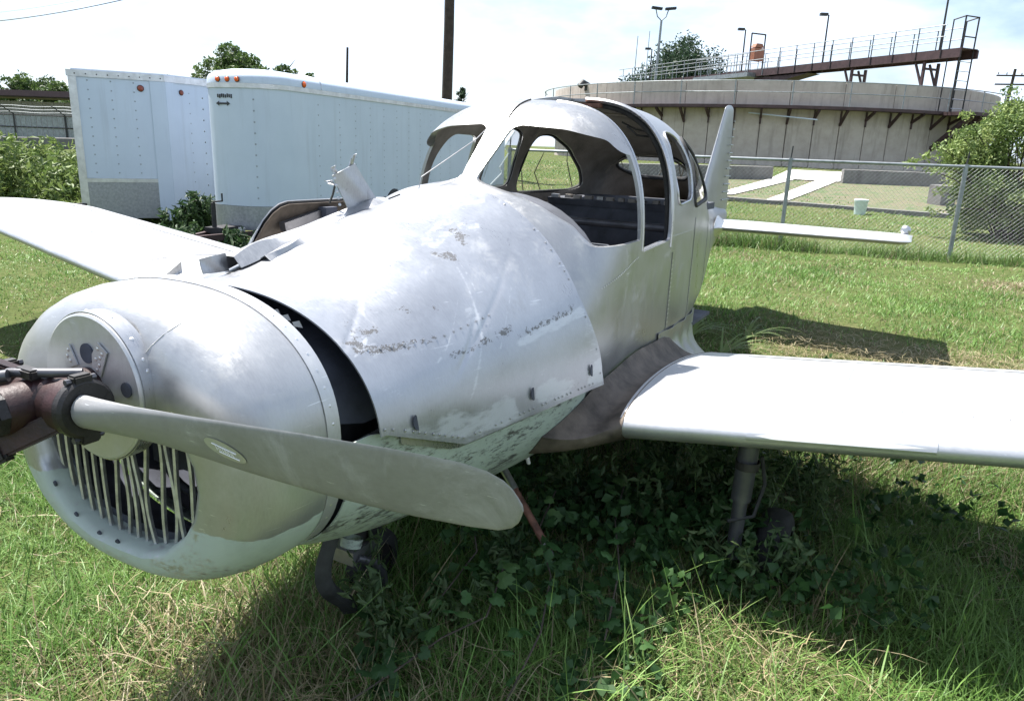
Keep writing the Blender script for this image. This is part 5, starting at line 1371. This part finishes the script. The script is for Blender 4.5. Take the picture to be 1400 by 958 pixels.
def shade_zone(x, y):
    """soft mask of the long-grown patch round and under the airplane"""
    u, v = plane_xy(x, y)
    return ss(-.9, .1, u)*(1-ss(3.2, 4.6, u))*(1-ss(1.7, 3.4, np.abs(v)))
def dryfield(x, y):
    d = .05+.26*ss(.58, .78, vnoise(x, y, .9))+.20*ss(.62, .82, vnoise(x+9, y, 2.6))
    for cx, cy, r, a in ((-.95, 2.05, .40, .40), (-.55, 1.75, .5, .35), (3.0, 5.2, .6, .85), (2.4, 5.5, .5, .7), (3.7, 5.0, .5, .7), (5.7, 8.5, .6, .85), (4.6, 5.0, .6, .6), (-1.2, 1.5, .4, .4), (2.2, 3.9, .5, .3)):
        d = d+a*np.exp(-((x-cx)**2+(y-cy)**2)/r**2)
    return np.clip(d, 0, .92)
def scatter(n_, rmin, rmax, half, rg, ylim=None):
    r = np.sqrt(rmin**2+(rmax**2-rmin**2)*rg.random(n_)); a = (rg.random(n_)*2-1)*half; return np.stack([r*np.sin(a), r*np.cos(a)], 1)
def clump_keep(xy, rg, f, lo, hi):
    return xy[rg.random(len(xy)) < lo+(hi-lo)*ss(.3, .7, vnoise(xy[:, 0]+3, xy[:, 1], f))]
TRI = 0
def grass_layer(name, n_, rmin, rmax, half, seed, lmin, lmax, wd, nseg, lean, curl, label, dryk=1., zone=None, f=3., low=.35):
    rg = np.random.default_rng(seed); xy = clump_keep(scatter(n_, rmin, rmax, half, rg), rg, f, low, 1.)
    if zone is not None: xy = xy[zone(xy[:, 0], xy[:, 1], rg)]
    n2 = len(xy); x, y = xy[:, 0], xy[:, 1]; r = np.hypot(x, y)
    sz = shade_zone(x, y); lush = .55+.9*vnoise(x+5, y+2, 1.1)
    ln = (lmin+(lmax-lmin)*rg.random(n2)**1.6)*lush*(.62+.75*sz)
    # mown lawn on the left and behind is short
    ln *= 1-.35*ss(.5, 2.5, -x-.3*y+.6)
    wdt = wd*(.6+.8*rg.random(n2))*np.maximum(1, r/4.0)**.75
    c = grass_cols(x, y, rg, dryfield(x, y)*dryk)
    V, F_, C_ = blades(n2, xy, ln, wdt, seed+1, nseg, c, lean, curl)
    return tag(npmesh(name, V, F_, 'grass_blade', C_), label, 'grass', kind='stuff')
grass_layer('near_grass', 235000, .9, 4.6, 1.0, 101, .05, .17, .0042, 3, .55, 1.0, 'tangled green grass in the foreground round the airplane')
grass_layer('tall_near_grass', 7000, .9, 5.2, 1.0, 103, .16, .36, .0058, 4, .45, 1.3, 'long arching green blades among the foreground grass', .5, low=.1, f=1.7)
grass_layer('middle_grass', 230000, 4.5, 11.5, .86, 105, .05, .13, .0050, 2, .5, .8, 'short mown grass across the middle of the field')
grass_layer('far_grass', 170000, 11., 34., .80, 107, .06, .14, .0075, 1, .5, .5, 'grass of the far field beyond the fence', zone=lambda x, y, rg: ~((x > 4.3) & (y > 18.5+(10-x)*.35) & (x < 17) & (y < 29)) | (rg.random(len(x)) < .45))
# long grass left standing along the fence foot
rg_ = np.random.default_rng(7); n_ = 26000; u = rg_.random(n_)*17-7.5; v = rg_.normal(size=n_)*.16-.05
pos = np.stack([P0.x+fd.x*u-fd.y*v, P0.y+fd.y*u+fd.x*v], 1); ln = (.08+.24*rg_.random(n_)**1.5)*(.4+vnoise(pos[:, 0], pos[:, 1], 1.6))
V, F_, C_ = blades(n_, pos, ln, .009*(.6+.8*rg_.random(n_)), 9, 2, grass_cols(pos[:, 0], pos[:, 1], rg_, np.full(n_, .12))*.8, .4, .7)
tag(npmesh('fence_grass', V, F_, 'grass_blade', C_), 'dark strip of longer grass along the foot of the fence', 'grass', kind='stuff')
# dry straw lying flat
rg_ = np.random.default_rng(17); xy = scatter(30000, .9, 6.5, .95, rg_); xy = xy[rg_.random(len(xy)) < dryfield(xy[:, 0], xy[:, 1])**1.3]; n_ = len(xy)
V, F_, C_ = blades(n_, xy, .10+.28*rg_.random(n_)**2, .0028*(.7+.8*rg_.random(n_)), 19, 4, (DC[rg_.integers(0, 3, n_)]*(.8+.5*rg_.random(n_))[:, None]), .25, .5, zoff=.03)
# lay them down: large lean
def lay(n_, xy, seed, lmin, lmax, wd, cols, zr):
    rg = np.random.default_rng(seed); x, y = xy[:, 0], xy[:, 1]; az = rg.random(n_)*6.283; L_ = lmin+(lmax-lmin)*rg.random(n_)**2; b = rg.normal(size=n_)*.5; z0 = hfull(x, y)+zr*rg.random(n_)
    rows = []; 
    for i, t in enumerate(np.linspace(-.5, .5, 5)):
        a = az+b*t; px = x+np.cos(a)*L_*t; py = y+np.sin(a)*L_*t; z = z0+rg.normal(size=n_)*.006+.02*np.cos(t*3)*rg.random(n_); wv = np.stack([-np.sin(a), np.cos(a), .3*rg.normal(size=n_)], 1)*(wd*(1-.5*abs(t)*2)*.5)
        p = np.stack([px, py, z], 1); rows += [p-wv, p+wv]
    V = np.stack(rows, 1).reshape(-1, 3); b0 = np.arange(n_)*10; fs = [np.stack([b0+2*i, b0+2*i+1, b0+2*i+3, b0+2*i+2], 1) for i in range(4)]
    return V, np.concatenate(fs), np.repeat(cols, 10, 0)
V, F_, C_ = lay(n_, xy, 23, .06, .34, .0034, DC[rg_.integers(0, 3, n_)]*(.9+.5*rg_.random(n_))[:, None], .07)
tag(npmesh('dry_straw', V, F_, 'grass_blade', C_), 'dry tan straw strewn over the grass', 'straw', kind='stuff')

# ---- weeds in the shade of the wing: creeping vine with broad lobed leaves, and ragweed
def lobed_leaf():
    out = []
    for a, r in ((0, 1.), (.35, .72), (.62, .85), (.95, .62), (1.35, .80), (1.9, .70), (2.5, .62), (2.95, .30)):
        out.append((math.cos(a)*r, math.sin(a)*r))
    full = out+[(x, -y) for x, y in out[::-1] if abs(y) > 1e-6]
    return full
LF = lobed_leaf()
def leaf_mesh(col):
    me = bpy.data.meshes.new('leaf'); vs = [(0, 0, .08)]+[(x*.5, y*.5, -.10*(x*x+y*y)+.06*abs(y)) for x, y in LF]; k = len(LF)
    me.from_pydata(vs, [], [(0, i+1, (i+1) % k+1) for i in range(k)]); me.materials.append(MATS['leaf'])
    ca = me.color_attributes.new('Col', 'FLOAT_COLOR', 'POINT')
    for d in ca.data: d.color = (*col, 1)
    return me
LM = [leaf_mesh(c) for c in ((.035, .095, .024), (.048, .115, .030), (.028, .070, .020), (.065, .125, .036))]
rv = random.Random(31)
def vine(start, path, label, nleaf, size):
    pts = []
    for k, (x, y, dz) in enumerate(path): pts.append(Vector((x, y, float(hfull(x, y))+dz)))
    e = empty('creeping_vine', (pts[0].x, pts[0].y, pts[0].z-path[0][2]), label, 'vine', 'creeping vines under the airplane')
    o0 = Vector(e.location); MB().tube([p-o0 for p in pts], .003, 5).build('stem', 'bark', e)
    for i in range(nleaf):
        t = (i+.5)/nleaf*(len(pts)-1); k = min(int(t), len(pts)-2); p = pts[k].lerp(pts[k+1], t-k)-o0
        ob = bpy.data.objects.new('leaf', LM[rv.randrange(4)]); COL.objects.link(ob); ob.parent = e
        ob.location = p+Vector((rv.uniform(-.05, .05), rv.uniform(-.05, .05), rv.uniform(.01, .07)))
        s_ = size*rv.uniform(.7, 1.25); ob.scale = (s_, s_, s_); ob.rotation_euler = (rv.uniform(-.7, .5)+.35, rv.uniform(-.5, .5), rv.uniform(0, 6.28))
vine(None, [(.02, 1.75, .10), (.12, 2.0, .14), (.16, 2.25, .18), (.12, 2.5, .22), (.2, 2.8, .25)], 'vine with broad leaves climbing right of the hanging rusty rod', 16, .075)
vine(None, [(-.42, 1.70, .10), (-.30, 1.82, .13), (-.18, 1.95, .15), (-.05, 2.05, .16), (.0, 2.3, .2)], 'vine of round leaves in the shade at the bottom middle', 15, .072)
vine(None, [(.32, 2.0, .12), (.40, 2.3, .18), (.42, 2.6, .22), (.5, 2.9, .25)], 'vine of broad leaves in deep shade under the wing root', 15, .075)
vine(None, [(-.25, 2.1, .12), (-.1, 2.4, .2), (-.15, 2.7, .25), (0, 3.0, .3)], 'vine leaves in deep shade behind the nose gear', 15, .07)
# low broadleaf weeds, uncountable
rgw = np.random.default_rng(77); n_ = 2600
x = rgw.normal(size=n_)*.75+.45; y = 2.75+rgw.normal(size=n_)*.62; ok = (vnoise(x, y, 2.2) > .40) & (y > 1.75) & (x > -.45); x = x[ok]; y = y[ok]
cl = np.c_[x, y, hfull(x, y)+.06+.20*rgw.random(len(x))*ss(1.6, 2.6, y), np.full(len(x), .03), np.full(len(x), .02)]
V, F_, C_ = leaf_cloud(len(x)*3, cl, .045, 78, [(.022, .060, .018), (.035, .085, .024), (.055, .115, .032)], .75)
tag(npmesh('shade_weeds', V, F_, 'leaf', C_), 'low broadleaf weeds filling the shade under the wing', 'weeds', kind='stuff')
# ragweed sprigs beside the nose wheel and around the main wheel
def sprigs(name, spots, label, size, seed, cols, n_=60, leaf=.05, aspect=.35):
    rs = random.Random(seed); cl = []; mb = MB()
    for (x, y, h) in spots:
        z = float(hfull(x, y))
        for k in range(5):
            a = rs.uniform(0, 6.28); t_ = Vector((x+math.cos(a)*h*.35, y+math.sin(a)*h*.35, z+h*rs.uniform(.6, 1.))); mb.tube([(x, y, z), ((x+t_.x)/2, (y+t_.y)/2, z+h*.55), t_], .0025, 4)
            for q in np.linspace(.3, 1, 5): p = Vector((x, y, z)).lerp(t_, q); cl.append((*p, h*.10+.02, h*.08+.02))
    e = mb
    V, F_, C_ = leaf_cloud(n_*len(spots), cl, leaf, seed, cols, aspect)
    st = npmesh(name, V, F_, 'leaf', C_); tag(st, label, 'weeds', kind='stuff')
    ob = mb.build('stems', 'leaf_stem', st); return st
simple('leaf_stem', (.06, .10, .035), .8)
RAG = [(.045, .085, .030), (.075, .12, .045), (.11, .145, .06)]
sprigs('ragweed', [(-.36, 2.05, .28), (-.25, 2.1, .25), (-.42, 2.25, .3), (-.15, 2.2, .25), (.05, 2.5, .3), (.3, 3.0, .38), (.55, 2.85, .36), (.75, 3.1, .42), (1.0, 3.25, .45), (1.15, 2.75, .40), (1.28, 2.85, .42), (.9, 2.9, .4), (1.1, 3.05, .45), (.65, 3.4, .4), (.15, 3.2, .4), (.92, 2.38, .30), (1.1, 2.42, .30), (.85, 2.45, .30), (.75, 2.5, .34), (1.35, 3.1, .4)], 'feathery ragweed growing in the shade round the wheels', .3, 61, RAG, 150, .045)
# tall weeds left of the trailers
rs = random.Random(71); spots = [(rs.uniform(-11.5, -6.75), rs.uniform(11.6, 14.6), rs.uniform(.8, 1.35)) for _ in range(95)]
WD_ = [(.060, .105, .028), (.10, .155, .04), (.145, .20, .055), (.19, .24, .085)]
sprigs('tall_weeds', spots, 'thick bank of tall light-green weeds left of the V-nose trailer', 1., 72, WD_, 150, .15, .28)
rs = random.Random(75); spots = [(rs.uniform(-5.1, -4.35), rs.uniform(10.9, 11.7), rs.uniform(.25, .55)) for _ in range(14)]+[(rs.uniform(-4.6, -2.9), rs.uniform(8.3, 9.4), rs.uniform(.15, .34)) for _ in range(26)]
sprigs('trailer_weeds', spots, 'dark weeds growing between and under the trailers', 1., 76, [(.02, .045, .018), (.035, .07, .025), (.06, .10, .035)], 110, .11, .3)
# a few broad arching blades behind the wing by the fuselage
rs = random.Random(81)
for k in range(3):
    cx, cy = [(1.55, 5.35), (1.85, 5.75), (1.4, 5.75)][k]; mb = MB()
    e = empty('grass_tussock', (cx, cy, float(hfull(cx, cy))), ['tussock of long pale blades arching beside the fuselage, nearest the wing', 'tussock of long blades behind the wing in the tailplane shadow', 'tussock of long blades tight against the rear fuselage'][k], 'grass tussock', 'tussocks behind the wing')
    for j in range(16):
        a = rs.uniform(-.9, 1.4); ln = rs.uniform(.3, .62); P = []
        for t in np.linspace(0, 1, 7): 
            r = ln*t*.8; z = ln*(.75*t-.62*t*t); w = .010*(1-t*.9); c_, s_ = math.cos(a), math.sin(a); P.append([(c_*r-s_*w, s_*r+c_*w, z), (c_*r+s_*w, s_*r-c_*w, z)])
        o_ = MB().grid(P).build('blade', 'grass_blade', e, 60, recalc=False); ca = o_.data.color_attributes.new('Col', 'FLOAT_COLOR', 'POINT')
        for d in ca.data: d.color = (.15, .21, .07, 1)
